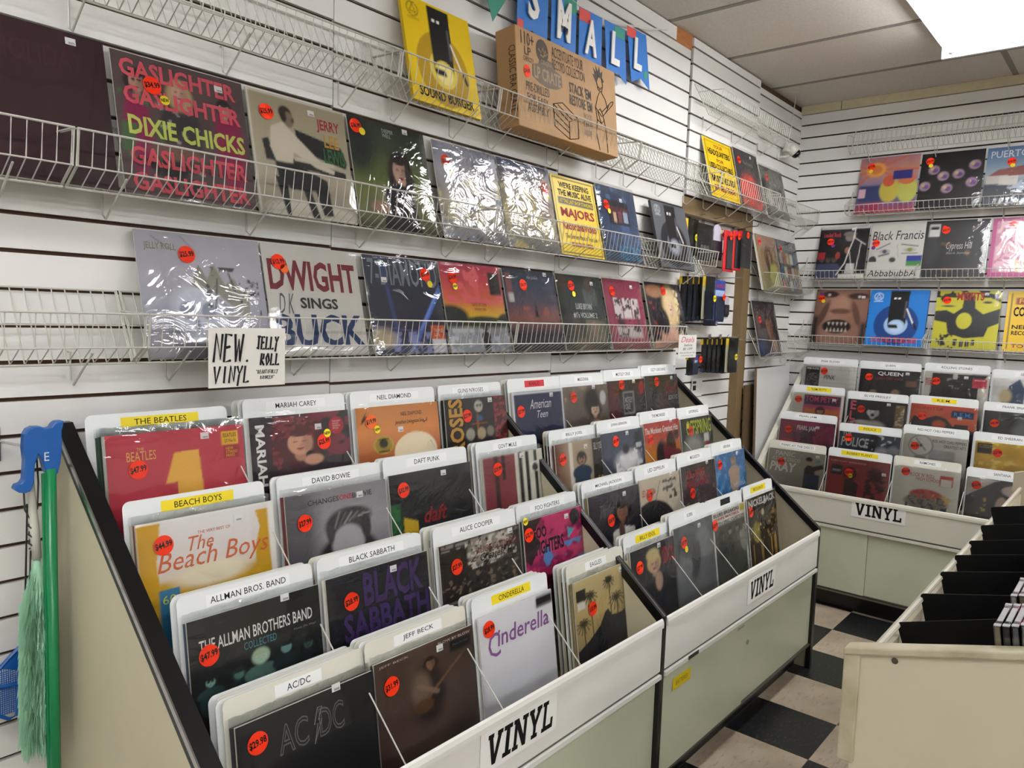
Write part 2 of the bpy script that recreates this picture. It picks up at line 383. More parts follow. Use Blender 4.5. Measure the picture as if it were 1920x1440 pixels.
tr = MB().box(4.07, -.006, 0, 4.158, .05, 2.0); tag(tr.obj('trim_2', BROWN), 'brown painted post beside the recess', kind='structure')
MB().box(3.346, 0, 0, 3.353, .045, 2.0).obj('recess_side', SLATM, wl)
for k in range(20):      # screw heads and notches at the ends of the slats by the post
    MB().box(4.158, -.004, PH+.024+GP*(k-18)-.007, 4.172, .004, PH+.024+GP*(k-18)+.007).obj('groove_end', BLACK, wl)
wf = MB().box(XF+.013, -6.5, 0, XF+.05, .1, ZC)
wf = tag(wf.obj('wall_far', GROOVE), 'white slatted far wall', kind='structure')
z1f = PH-.018
slat_run(wf, XF, -2.44, 0, 0, 2.765, z1f, 'F')
slat_run(wf, XF, -6.5, -2.443, 0, 2.765, z1f, 'F')
bm_ = MB().box(XF-.02, -6.5, 2.768, XF+.013, 0, ZC-.001); tag(bm_.obj('trim_3', mat('cream_beam', '#c8bfa0', .5, noise=.1)), 'cream beam along the top of the far wall', kind='structure')
MB().box(XF-.021, -.238, 2.768, XF-.0195, -.235, ZC-.002).obj('beam_joint', BLACK, D.objects['trim_3'])
for nm, b in (('wall_right', (-2.6, -6.55, 0, 4.9, -6.5, ZC)), ('wall_back', (-2.65, -6.5, 0, -2.6, .05, ZC))):
    tag(MB().box(*b).obj(nm, mat('plain_wall', '#e4e1da', .7)), 'plain shop wall out of the picture', kind='structure')

# floor: tile pieces laid on a base
base = MB().box(-2.6, -6.5, -.03, 4.9, .2, -.0035)
def checker_floor():
    m = D.materials.new('floor_checker'); m.use_nodes = True; nt = m.node_tree; b = nt.nodes['Principled BSDF']
    tc = nt.nodes.new('ShaderNodeTexCoord'); mp = nt.nodes.new('ShaderNodeMapping'); mp.inputs['Location'].default_value = (-3.796/.3048, .689/.3048, .5)
    mp.inputs['Scale'].default_value = (1/.3048,)*3; ch = nt.nodes.new('ShaderNodeTexChecker'); ch.inputs['Scale'].default_value = 1
    ch.inputs[1].default_value = (*lin('#1d1e20'), 1); ch.inputs[2].default_value = (*lin('#a2937f'), 1)
    nt.links.new(tc.outputs['Object'], mp.inputs[0]); nt.links.new(mp.outputs[0], ch.inputs[0]); nt.links.new(ch.outputs[0], b.inputs['Base Color'])
    b.inputs['Roughness'].default_value = .4; return m
fl = tag(base.obj('floor', checker_floor()), 'black and tan checkered tile floor', kind='structure')
def tile_mat(name, c, c2, sc, rough):
    m = mat(name, c, rough, spec=.45); nt = m.node_tree; b = nt.nodes['Principled BSDF']; L = nt.links.new
    tc = nt.nodes.new('ShaderNodeTexCoord'); mp = nt.nodes.new('ShaderNodeMapping'); mp.inputs['Scale'].default_value = (sc, sc*3.2, sc)
    mp.inputs['Rotation'].default_value = (0, 0, .5)
    n = nt.nodes.new('ShaderNodeTexNoise'); n.inputs['Scale'].default_value = 1; n.inputs['Detail'].default_value = 4; n.inputs['Roughness'].default_value = .65
    r = nt.nodes.new('ShaderNodeValToRGB'); e = r.color_ramp.elements
    e[0].position, e[0].color = .56, (*lin(c), 1); e[1].position, e[1].color = .72, (*lin(c2), 1)
    n2 = nt.nodes.new('ShaderNodeTexNoise'); n2.inputs['Scale'].default_value = 5; mx = nt.nodes.new('ShaderNodeMix'); mx.data_type = 'RGBA'; mx.blend_type = 'MULTIPLY'
    r2 = nt.nodes.new('ShaderNodeValToRGB'); r2.color_ramp.elements[0].position = .3; r2.color_ramp.elements[0].color = (.6, .57, .52, 1); r2.color_ramp.elements[1].position = .6
    mx.inputs[0].default_value = .8
    L(tc.outputs['Object'], mp.inputs[0]); L(mp.outputs[0], n.inputs['Vector']); L(n.outputs['Fac'], r.inputs[0]); L(tc.outputs['Object'], n2.inputs['Vector'])
    L(n2.outputs['Fac'], r2.inputs[0]); L(r.outputs[0], mx.inputs[6]); L(r2.outputs[0], mx.inputs[7]); L(mx.outputs[2], b.inputs['Base Color']); return m
TB, TW = tile_mat('black_tile', '#17181a', '#55565a', 38, .34), tile_mat('tan_tile', '#b5a692', '#8f8270', 22, .38)
TM = [MB().box(.0006, .0006, -.004, .3042, .3042, 0).mesh('tile', m) for m in (TB, TW)]
for i in range(-9, 4):
    for j in range(-9, 1):
        x = 3.796+i*.3048; y = -.689+j*.3048
        if x > 4.6: continue
        o = link('tile', TM[0 if (i+j) % 2 else 1], fl); o.location = (x, y, 0)

# ceiling: backing, speckled panels and tee bars
CEIL = mat('ceiling_panel', '#d2ccc3', .85, noise=.1, nscale=90, bump=.25, bscale=160)
ce = tag(MB().box(-2.6, -6.5, ZC+.012, 4.9, .2, ZC+.04).obj('ceiling', mat('ceiling_back', '#8a8580', .9)), 'suspended ceiling of speckled grey panels', kind='structure')
TEE = mat('tee_bar', '#827d76', .5)
xs = [3.74+.6096*k for k in range(-10, 2)]; ys = [.11-1.22*k for k in range(0, 6)]
pm = {}
for i in range(len(xs)):
    x1 = xs[i+1] if i+1 < len(xs) else XF+.02
    for j in range(len(ys)-1):
        y0, y1 = ys[j+1], min(ys[j], 0.05)
        o = MB().box(xs[i]+.012, y0+.012, ZC, x1-.012, y1-.012, ZC+.011).obj('ceiling_panel', CEIL, ce)
for x in xs: MB().box(x-.013, -6.3, ZC-.003, x+.013, .05, ZC+.011).obj('tee_bar', TEE, ce)
for y in ys[1:]: MB().box(-2.6, y-.013, ZC-.0025, XF, y+.013, ZC+.011).obj('tee_bar', TEE, ce)

# fluorescent fixtures
FIXW = mat('fixture_enamel', '#eef0f0', .35)
TUBE = emit('tube_glow', (.99, .985, 1.0), TUBE_POWER)
def fixture(x0, yl, label):
    """1.22 m fixture, tubes along x; x0 = near end, yl = edge towards the slat wall"""
    w = .355; r = empty('ceiling_light', (x0+.61, yl-w/2, ZC-.12)); tag(r, label, 'ceiling light', 'fluorescent ceiling lights')
    X0, X1, Y0, Y1 = -.61, .605, -w/2, w/2
    mb = MB().box(X0, Y0, .085, X1, Y1, .119); mb.obj('housing', FIXW, r)
    for a in (X0, X1-.02):
        MB().box(a, Y0, 0, a+.02, Y1, .085).obj('end_plate', FIXW, r)
    MB().box(X0, Y0, .05, X1, Y0+.012, .085).obj('side_flange', FIXW, r); MB().box(X0, Y1-.012, .05, X1, Y1, .085).obj('side_flange', FIXW, r)
    MB().prism([(-.03, .085), (.03, .085), (.012, .03), (-.012, .03)], X0+.02, X1-.02, 0).obj('reflector_ridge', FIXW, r)
    for y in (-.135, -.09, -.048, .048, .09, .135):
        MB().tube([(X0+.05, y, .028), (X1-.05, y, .028)], .0135, 10).obj('tube', TUBE, r, smooth=True)
        for a in (X0+.021, X1-.05): MB().tube([(a, y, .028), (a+.03, y, .028)], .0145, 8).obj('lamp_holder', FIXW, r)
    return r
fixture(2.75, -.935, 'bright fluorescent ceiling light in the upper right corner of the photo')
for n, (x, y) in enumerate([(-1.25, -.935), (1.7, -2.6), (-1.3, -2.9), (3.3, -4.0), (.4, -4.4), (-2.1, -5.2)]):
    fixture(x, y, 'fluorescent ceiling light outside the photo, ' + ['near the slat wall behind the camera', 'over the middle of the shop', 'behind the camera in the second row', 'right of the disc rack', 'behind the camera at the right', 'in the back corner of the shop'][n])

# ================================================================ BINS
def bin_unit(name, wall, start, length, label, caps, cap_w, doors, inner, front_z=.62, rear_z=1.222, wires=(), sign=None, lipm=WHITE, doorm=GREENISH):
    """local frame: x along the wall, y into the room, z up; root at the wall foot"""
    r = empty(name)
    if wall == 'L': r.matrix_local = Matrix.Translation((start, -.004, 0))
    else: r.matrix_local = Matrix.Translation((XF-.004, start, 0)) @ Matrix.Rotation(-math.pi/2, 4, 'Z')
    s = -1   # local y of the room side
    def B(x0, d0, z0, x1, d1, z1): return MB().box(x0, s*d0, z0, x1, s*d1, z1)
    prof = [(0, 0), (-.735, 0), (-.735, front_z-.006), (-.022, rear_z-.006), (0, rear_z-.006)]
    FD = .751
    for k, (a, cm, cw) in enumerate(((0, caps[0], cap_w[0]), (length, caps[1], cap_w[1]))):
        x0, x1 = (0, cw) if k == 0 else (length-cw, length)
        ins = min(.006, cw*.2)
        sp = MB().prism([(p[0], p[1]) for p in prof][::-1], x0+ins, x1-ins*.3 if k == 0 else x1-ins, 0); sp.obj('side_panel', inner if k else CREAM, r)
        # cap: sloped strip, front post
        t = .02; cp = [(-FD, 0), (-FD, front_z), (-.024, rear_z), (0, rear_z), (0, rear_z-.02), (-.022, rear_z-t*1.3), (-FD+t, front_z-t*.9), (-FD+t, 0)]
        # split in convex quads
        cc = MB(); 
        for q in ([cp[0], cp[1], cp[6], cp[7]], [cp[1], cp[2], cp[5], cp[6]], [cp[2], cp[3], cp[4], cp[5]]): cc.prism(q, x0, x1, 0)
        cc.obj('edge_trim', cm, r)
        if cm is BLACK:   # narrow chrome strip along the outer rim
            xe = x0-.001 if k == 0 else x1-.002
            ch = MB(); 
            for q in ([(-FD-.001, 0), (-FD-.001, front_z+.0), (-FD+.007, front_z-.002), (-FD+.007, 0)], [(-FD-.001, front_z), (-.024, rear_z+.001), (-.024, rear_z-.012), (-FD+.004, front_z-.012)]): ch.prism(q, xe, xe+.003, 0)
            ch.obj('chrome_strip', CHROME, r)
    a, b = cap_w[0], length-cap_w[1]
    # lip with rounded rail, band, channel
    rail = [(-.757, front_z-.018), (-.757, front_z-.03), (-.742, front_z-.03), (-.742, front_z-.018), (-.745, front_z-.008), (-.7495, front_z-.004), (-.754, front_z-.008)]
    MB().prism(rail, a, b, 0).obj('lip_rail', lipm, r)
    bevel(B(a, .738, .455, b, .752, front_z-.03).obj('lip_panel', lipm, r), .002)
    B(a, .72, .434, b, .757, .447).obj('door_channel', lipm, r)
    B(a, .738, .447, b, .748, .455).obj('channel_gap', mat('shadow_gap', '#55524c', .6), r)
    # sliding doors
    for k in range(len(doors)-1):
        o = B(doors[k]+(.0 if k else a), .728 if k % 2 else .735, .112, doors[k+1]-.001 if k+2 < len(doors) else b, .738 if k % 2 else .745, .434)
        ob = o.obj('door', doorm, r); bevel(ob, .0015, 1)
        if k == len(doors)-2 and wall == 'L':
            c = MB().tube([(doors[k]+.035, s*.738, .33), (doors[k]+.035, s*.742, .33)], .009, 12); c.obj('finger_pull', CHROME, ob)
    B(a, .722, .105, b, .748, .112).obj('door_track', mat('dark_track', '#3a3630', .5), r)
    B(a, .66, 0, b, .685, .105).obj('toe_kick', BLACK, r)
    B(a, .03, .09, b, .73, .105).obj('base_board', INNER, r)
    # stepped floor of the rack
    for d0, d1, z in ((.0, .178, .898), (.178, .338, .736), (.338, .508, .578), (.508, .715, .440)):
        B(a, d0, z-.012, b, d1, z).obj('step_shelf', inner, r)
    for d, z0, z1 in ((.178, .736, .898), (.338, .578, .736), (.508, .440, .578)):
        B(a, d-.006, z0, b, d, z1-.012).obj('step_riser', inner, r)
    # divider wires, four rows between four columns
    for ri, (d, z) in enumerate(((.152, 1.09), (.312, .965), (.482, .80), (.622, .69))):
        for x in wires[ri]:
            l_ = .11
            MB().tube([(x, s*(d-.01), z+.012), (x, s*(d+l_), z-l_*.9)], .0017, 6).obj('divider_wire', WIRE, r)
    if sign:
        x0, x1, z0, z1, sl = sign
        sg = MB().box(x0, s*.753, z0, x1, s*.7536, z1).obj('vinyl_sign', ink('#e4e3de'), r); sg['label'] = 'white paper sign with black slab letters'
        t = slab_word('VINYL', x0+.018, z0+.012, x1-.018, z1-.012, sg, 0, sl)
        t.data.transform(Matrix.Rotation(math.pi/2, 4, 'X')); t.location = (0, s*.754, 0)
    r['label'] = label; r['category'] = 'record bin'; r['group'] = 'waterfall record bins along the walls'
    return r
B1X, B2X, BFY = .592, 1.949, -.112
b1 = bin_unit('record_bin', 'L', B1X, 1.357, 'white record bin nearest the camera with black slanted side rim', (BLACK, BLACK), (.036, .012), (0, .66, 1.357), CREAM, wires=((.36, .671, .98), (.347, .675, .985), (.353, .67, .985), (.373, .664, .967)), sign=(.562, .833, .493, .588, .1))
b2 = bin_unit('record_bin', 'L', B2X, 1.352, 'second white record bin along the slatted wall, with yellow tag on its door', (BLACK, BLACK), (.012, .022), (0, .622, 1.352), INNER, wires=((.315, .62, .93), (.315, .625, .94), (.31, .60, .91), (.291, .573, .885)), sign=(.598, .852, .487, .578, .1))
tg = MB().box(.08, -.7465, .36, .198, -.747, .398).obj('yellow_tag', mat('yellow_tape', '#e3c81e', .5), b2)
t_ = letter_obj('lettering', 'BATTERIES', .1, .372, .178, .386, '#8a7a10', tg, z=0); t_.data.transform(Matrix.Rotation(math.pi/2, 4, 'X')); t_.location = (0, -.7474, 0)
t_ = letter_obj('lettering', 'SPEAKERS', .55, .405, .605, .414, '#33302a', D.objects['door.002'] if 'door.002' in D.objects else b2, z=0); t_.data.transform(Matrix.Rotation(math.pi/2, 4, 'X')); t_.location = (0, -.7455, 0)
MB().box(.155, -.7575, .437, .222, -.759, .449).obj('channel_clip', mat('dark_clip', '#34322f', .4), b2)
FLIP = mat('cream_laminate', '#cfccbd', .4, noise=.05, nscale=5)
b3 = bin_unit('record_bin', 'F', BFY, 1.375, 'cream record bin under the far wall with a white slanted rim', (FLIP, FLIP), (.03, .03), (0, .637, 1.375), INNER, wires=((.371, .696, 1.02),)*4, sign=(.552, .805, .515, .602, 0), lipm=FLIP)

# ================================================================ WIRE RACKS
def wire_rack(wall, a0, a1, z0, label, group='wire display racks on the slat walls', step=.0254, ends=True, back=True, lift=(.105, .036)):
    """rack of bent wires: a0..a1 along the wall (X on the left wall, -Y on the far wall); z0 = lowest wire"""
    L_ = a1-a0
    if wall == 'L': mw = Matrix.Translation((a0, 0, z0))
    else: mw = Matrix.Translation((XF, -a0, z0)) @ Matrix.Rotation(-math.pi/2, 4, 'Z')
    r = empty('wire_rack'); r.matrix_local = mw; tag(r, label, 'wire rack', group)
    tf, lf = lift
    pr = [(-.006, .155), (-.088, 0), (-.146, lf), (-.156, tf)]
    mb = MB(); n = int(L_/step)
    for i in range(n+1):
        x = .004+i*(L_-.008)/n; mb.tube([(x, p[0], p[1]) for p in pr], .0014, 4, cap=False)
    o = mb.obj('bent_wires', WIRE, r); o['kind'] = 'stuff'
    for y, z, rr in ((-.0075, .153, .002), (-.09, -.002, .0024), (-.148, lf-.001, .0018), (-.1575, tf, .0024), (-.048, .078, .0018)):
        MB().tube([(0, y, z), (L_, y, z)], rr, 6).obj('rail_wire', WIRE, r)
    if ends:
        for x in (.001, L_-.001):
            MB().tube([(x, -.1575, tf), (x, -.03, .11), (x, -.0075, .153)], .002, 5).obj('end_wire', WIRE, r)
            MB().tube([(x, p[0], p[1]) for p in pr], .002, 5).obj('end_wire', WIRE, r)
    nb = max(2, int(round(L_/.42))+1)
    for i in range(nb):
        x = .1+(L_-.2)*i/(nb-1) if L_ > .5 else (.08+(L_-.16)*i/(nb-1))
        MB().tube([(x, -.002, .02), (x, -.012, .02), (x, -.014, -.04), (x, -.03, -.05), (x, -.135, .025)], .0024, 5).obj('bracket', WIRE, r)
    return r
wire_rack('L', -.62, .595, 1.709, 'long white wire rack holding the dark maroon record, upper left')
wire_rack('L', .60, 1.83, 1.709, 'white wire rack under the pink-lettered record on the slat wall')
wire_rack('L', 1.835, 2.88, 1.709, 'white wire rack under the yellow music-alive sign')
wire_rack('L', 2.885, 3.43, 1.709, 'short white wire rack holding the black turntable box', ends=True)
wire_rack('L', -.2, .73, 1.352, 'white wire rack mostly empty, left of the skull record')
wire_rack('L', .735, 1.95, 1.352, 'white wire rack with the handwritten NEW VINYL sign on its front')
wire_rack('L', 1.955, 3.15, 1.352, 'white wire rack under the sunset and pink records')
wire_rack('L', .2, 1.42, 2.083, 'empty white wire rack running off the top left edge of the photo')
wire_rack('L', 1.425, 1.83, 2.083, 'white wire rack under the yellow turntable box')
wire_rack('L', 1.835, 2.68, 2.083, 'white wire rack carrying the cardboard crate box')
wire_rack('L', 2.685, 3.42, 2.083, 'empty white wire rack right of the cardboard crate box')
wire_rack('L', 3.425, 4.15, 2.083, 'white wire rack under the yellow headquarters sign')
wire_rack('L', 4.165, 4.79, 2.07, 'white wire rack on the left wall ending in the far corner, upper')
wire_rack('L', 3.38, 4.24, 2.455, 'empty white wire rack high on the wall beside the security camera')
wire_rack('L', 4.175, 4.79, 1.66, 'small white wire rack right of the brown post, upper')
wire_rack('L', 4.175, 4.79, 1.285, 'small white wire rack right of the brown post, lower')
wire_rack('F', .325, 1.55, 2.485, 'empty white wire rack high on the far wall', lift=(.095, .04))
wire_rack('F', .335, 1.55, 2.13, 'white wire rack on the far wall, top row of records', lift=(.05, .012))
wire_rack('F', .095, .73, 1.752, 'white wire rack on the far wall, middle row, corner end', lift=(.055, .012))
wire_rack('F', .735, 1.55, 1.752, 'white wire rack on the far wall, middle row, right part', lift=(.055, .012))
wire_rack('F', .095, .80, 1.368, 'white wire rack on the far wall, lower row, corner end', lift=(.055, .012))
wire_rack('F', .805, 1.55, 1.368, 'white wire rack on the far wall, lower row, right part', lift=(.055, .012))

# ================================================================ RECORD COVERS (generic pictures, printed words)
W_, K_ = '#f2f0ea', '#101012'
TP = dict(fat=.02)
ART = {}
def A(k, P_, T=(), S=(), B=None, **o):
    d = dict(P=list(P_), T=list(T), S=list(S)); d.update(o)
    if B: d['B'] = B
    ART[k] = d
# ---- bin 1
A('b11', [('bg', '#c03a4c'), ('n', .08, 3, 1), ('p', [(.46, .16), (.64, .155), (.68, .8), (.47, .8), (.47, .37), (.385, .375)], '#e9b94d'), ('r', .82, .045, .955, .15, '#e8b92e'), ('r', .83, .15, .96, .25, '#a32432')],
  [('THE', .2, .1, .25, .12, '#e6b866'), ('BEATLES', .13, .125, .33, .19, '#e6b866'), ('BEATLES', .835, .06, .94, .09, '#40230c'), ('27 No.1s', .845, .105, .935, .13, '#40230c'), ('NEW\nSTEREO\nMIXES', .85, .165, .94, .24, '#e8b92e')], [(.19, .265, '$47.99')], (.66, .085))
A('b12', [('bg', '#31252c'), ('n', .3, 4, 2), ('b', '#7c2a3a', .55, 5, 3, (.2, 0, 1, .6)), ('e', .42, .34, .25, .36, '#5a2129', .5), ('b', '#8a3a3c', .6, 14, 4, (.2, .02, .7, .7)), ('face', .47, .36, .15, '#d5a184', '#5a2129', .8), ('b', '#7c2c34', .58, 16, 5, (.22, .05, .7, .3)), ('e', .57, .56, .05, .06, '#1a1416', .2), ('e', .6, .62, .1, .07, '#cf9c80', .3), ('e', .86, .2, .08, .12, '#b32634', .06)],
  [('MARIAH', .05, .1, .135, .88, W_, dict(rot=-90, fat=.03)), ('THE EMMY\nAWARD\nWINNING\nSPECIAL', .815, .13, .905, .25, '#f0c8c4')], [(.76, .4, '$25.99'), (.8, .29, 'NEW', 'y')], (.63, .23))
A('b13', [('gv', '#c98540', '#dd9550', '#b66a3c', '#7c3e30'), ('n', .06, 4, 5), ('e', .68, .66, .27, .27, '#f0e3c4', .05), ('p', [(.06, .16), (.12, .05), (.1, .13), (.16, .1), (.1, .17), (.05, .22)], '#4a2a1c'), ('e', .29, .52, .12, .12, '#c4a93e', .05), ('e', .29, .52, .1, .1, '#a68d30', .05), ('e', .29, .5, .05, .06, '#2a2210', .2)],
  [('NEIL DIAMOND', .52, .1, .78, .155, '#3e2818'), ('Jonathan Livingston Seagull', .44, .21, .85, .28, '#3e2818', dict(shear=.2)), ('GRAMMY', .22, .43, .36, .46, '#1a140a'), ('WINNER', .22, .59, .36, .62, '#1a140a')], [(.19, .2, '$19.99', 'o'), (.25, .31, 'NEW', 'y')], (.47, .37))
A('b14', [('bg', '#2c2a2c'), ('n', .25, 6, 7), ('r', .78, 0, 1, 1, '#4f2428'), ('b', '#993a3a', .5, 20, 8, (.78, 0, 1, 1)), ('r', .03, .01, .29, 1, '#211a12'), ('e', .53, .15, .07, .1, '#b9b4a6', .2), ('e', .51, .14, .02, .02, K_), ('e', .56, .14, .02, .02, K_), ('l', .5, .3, .5, .7, .03, '#a05a28'), ('l', .42, .45, .65, .45, .03, '#8c4c22'), ('e', .37, .62, .07, .1, '#a9a496', .2), ('e', .55, .62, .07, .1, '#b3a27e', .2), ('e', .7, .6, .06, .09, '#8a8070', .2), ('e', .54, .36, .05, .05, '#3a5a8a', .3)],
  [('ROSES', .05, .0, .27, .92, '#c9973f', dict(rot=90, fat=.04))], [(.32, .32, '$27.99')], (.69, .1))
A('b21', [('gv', '#e9e6e4', '#e3dfda', '#d8c9a4'), ('p', [(0, 0), (.16, 0), (.12, .5), (.2, 1), (0, 1)], '#d1a51e'), ('p', [(.85, .08), (.95, .08), (.955, 1), (.72, 1), (.84, .5), (.88, .3)], '#d1a51e'), ('r', 0, .72, .96, 1, '#d2a828', .06), ('e', .5, .73, .28, .14, '#efe6cc', .5), ('r', .955, 0, 1, 1, '#eeece6'), ('r', 0, 0, 1, .03, '#eeece6'), ('r', .12, .8, .26, 1, '#3b83ad')],
  [('THE VERY BEST OF', .41, .2, .65, .235, '#bd5a3c'), ('The', .34, .25, .52, .42, '#cf6d42', dict(shear=.35)), ('Beach Boys', .12, .38, .94, .68, '#cf6d42', dict(shear=.3, fat=.0)), ('60', .14, .87, .23, .97, '#dce06a')], [(.2, .34, '$44.99')], (.68, .18))
A('b22', [('gv', '#8b878b', '#a6a2a6', '#8e8a8e'), ('e', .08, .5, .2, .9, '#626064', .8), ('e', .57, .9, .3, .3, '#2c2c2e', .2), ('e', .57, .5, .22, .22, '#3c3a3c', .25), ('e', .62, .42, .2, .14, '#474547', .3), ('e', .57, .74, .165, .24, '#b5b1b3', .2)]+[('l', .44+.05*i, .52-.02*i, .5+.06*i, .32+.015*i, .018, ('#8a888a', '#6a686a', '#a09ea0')[i % 3]) for i in range(6)]+[('e', .4, .56, .04, .14, '#4a484a', .4), ('e', .76, .58, .05, .16, '#39373a', .4)],
  [('CHANGES', .2, .1, .5, .17, '#4a474b', TP), ('ONE', .505, .1, .63, .17, '#c23b50', TP), ('BOWIE', .635, .1, .84, .17, '#4a474b', TP)], [(.17, .36, '$27.99')], (.68, .18))
A('b23', [('bg', '#232528'), ('n', .3, 4, 11), ('p', [(0, .42), (.1, .42), (.16, .95), (0, 1)], '#2d6b3c'), ('p', [(.13, .62), (.3, .72), (.25, .96), (.14, .95)], '#c9a92c'), ('b', '#1a4a2c', .55, 20, 12, (0, .42, .14, 1))],
  [('daft', .37, .55, .66, .78, '#8f2026', dict(shear=.3, fat=.02)), ('punk', .5, .84, .9, .99, '#8f2026', dict(shear=.3, fat=.02))], [(.17, .22, '$32.99')], (.61, .13))
A('b24', [('bg', '#d5d2c4'), ('r', 0, 0, .52, 1, '#863c44'), ('r', .18, 0, .24, 1, '#3a2a2c'), ('r', .3, 0, .35, .4, '#3a2a2c'), ('r', .58, 0, .64, 1, K_), ('r', .7, 0, .76, 1, K_), ('r', .85, 0, .9, 1, K_), ('r', .78, .2, .94, .38, '#e2e0d8'), ('e', .86, .3, .05, .07, K_, .1), ('n', .1, 6, 13)], [], [(.24, .34, '$29.99')], (.6, .1))
A('b31', [('bg', '#1b1e20'), ('n', .2, 4, 14), ('fig', .13, .6, 1, '#7da79a', '#2f4a48', '#1c2424'), ('fig', .33, .62, 1.05, '#5c8078', '#22302f', '#20302c'), ('fig', .5, .5, 1.05, '#b5cfbd', '#55746c', '#a8bfa0'), ('fig', .7, .5, 1, '#6c948a', '#1f2b2a', '#151c1b'), ('fig', .88, .55, 1, '#3c5450', '#1b2424', '#151c1b'), ('r', .75, .37, .97, .5, '#101314')],
  [('THE ALLMAN BROTHERS BAND', .07, .22, .93, .35, '#efeee8', dict(fat=.01)), ('COLLECTED', .38, .38, .63, .46, '#4d949b'), ('Music On Vinyl', .77, .4, .95, .43, '#9a9c9a')], [(.14, .43, '$47.99')], (.68, .07))
A('b32', [('bg', '#22232a'), ('n', .15, 5, 15)],
  [('BLACK', .33, .04, .93, .4, '#453064', dict(fat=.07)), ('SABBATH', .13, .42, .98, .72, '#453064', dict(fat=.07)), ('MASTER', .2, .76, .95, .95, '#5a4a30', dict(fat=.05))], [(.22, .37, '$28.99')], (.6, .12))
A('b33', [('bg', '#3a332f'), ('n', .35, 10, 16), ('r', .02, .02, .98, .06, '#8a8278'), ('r', .02, .09, .35, .11, '#8a8278'), ('e', .6, .22, .3, .22, '#8f8880', .3), ('b', '#c7c0b4', .55, 22, 17, (.3, .02, .95, .45)), ('b', '#241f1c', .6, 22, 18), ('r', .02, .14, .32, .9, '#2c2420', .03), ('b', '#7d6c5c', .62, 18, 19, (0, .5, 1, 1)), ('r', .02, .82, .6, .86, '#91887c')],
  [('ALICE COOPER\'S', .42, .16, .97, .26, '#7f3a34', dict(shear=.2)), ('Greatest Hits', .47, .27, .97, .38, '#1e1a18', dict(shear=.3))], [(.22, .4, '$27.99')], (.84, .1))
A('b34', [('bg', '#c0386c'), ('n', .25, 5, 20), ('b', '#8f2452', .55, 6, 21), ('p', [(0, 0), (.3, 0), (.16, .2), (.26, .4), (.08, .7), (0, .6)], '#2a2124'), ('b', '#5d8ec6', .58, 5, 22, (0, .5, 1, 1)), ('p', [(.72, .28), (.84, .34), (.73, .46)], '#4fb0bc'), ('e', .86, .14, .09, .13, '#26232a', .06)],
  [('FOO', .15, .14, .36, .32, '#26202a', dict(fat=.03)), ('FIGHTERS', .17, .36, .64, .58, '#26202a', dict(fat=.03))], [(.12, .37, '$32.99'), (.08, .15, 'NEW', 'y')], (.68, .14))
A('b41', [('bg', '#17181b'), ('gv', '#202124', '#17181b', '#15171b'), ('n', .1, 3, 23)], [('AC', .27, .09, .48, .27, '#8a8b90', dict(outline=True)), ('DC', .56, .09, .75, .27, '#8a8b90', dict(outline=True))], [(.145, .34, '$29.98')], (.67, .03), BOLT=True)
A('b42', [('bg', '#4b3a33'), ('gh', '#4a3832', '#54423a', '#43332e'), ('n', .18, 4, 24), ('e', .5, .58, .17, .36, '#2e2320', .5), ('face', .53, .24, .055, '#7c5c48', '#2a1d18', .5), ('e', .42, .5, .1, .2, '#6d5a4c', .6), ('l', .38, .72, .85, .3, .03, '#6e5138'), ('e', .44, .7, .1, .08, '#5a3e26', .3), ('l', .4, .45, .58, .6, .05, '#7d6552'), ('r', .74, .09, .97, .22, '#17181a')],
  [('JEFF BECK', .04, .045, .32, .075, '#cfc4b6'), ('BLOW BY BLOW', .62, .045, .97, .075, '#cfc4b6'), ('Music On Vinyl', .77, .13, .94, .16, '#6a6c6a')], [(.165, .34, '$31.99')], (.6, .15))
A('b43', [('bg', '#dcdce0'), ('n', .05, 6, 25), ('gv', '#dddce0', '#e2e2e4', '#d3d3d6'), ('r', .76, .04, 1, .2, '#222326')], [('inderella', .22, .27, .93, .53, '#8c5a96', dict(shear=.12, fat=.01)), ('C', .10, .30, .25, .66, '#8c5a96', dict(fat=.0))], [(.14, .25, '$28.99')])
A('b44', [('gv', '#c9b98a', '#bba56e', '#8c7a58'), ('n', .08, 4, 26), ('p', [(0, .86), (.2, .78), (.4, .66), (.5, .52), (.56, .5), (.62, .6), (.8, .62), (1, .55), (1, 1), (0, 1)], '#23242c'), ('palm', .6, .14, .1, .6, '#3a3426'), ('palm', .72, .4, .15, .75, '#352f24'), ('palm', .26, .24, .12, .8, '#3f382a'), ('palm', .12, .55, .12, .95, '#3f382a'), ('palm', .95, .12, .08, .5, '#453e2e'), ('r', .03, .12, .19, .26, '#2c2c2e'), ('r', .04, .27, .17, .36, '#d9d7d0'), ('b', '#272b45', .6, 8, 28, (.6, .7, 1, 1))], [], [(.3, .4, '$37.99')], (.8, .1))
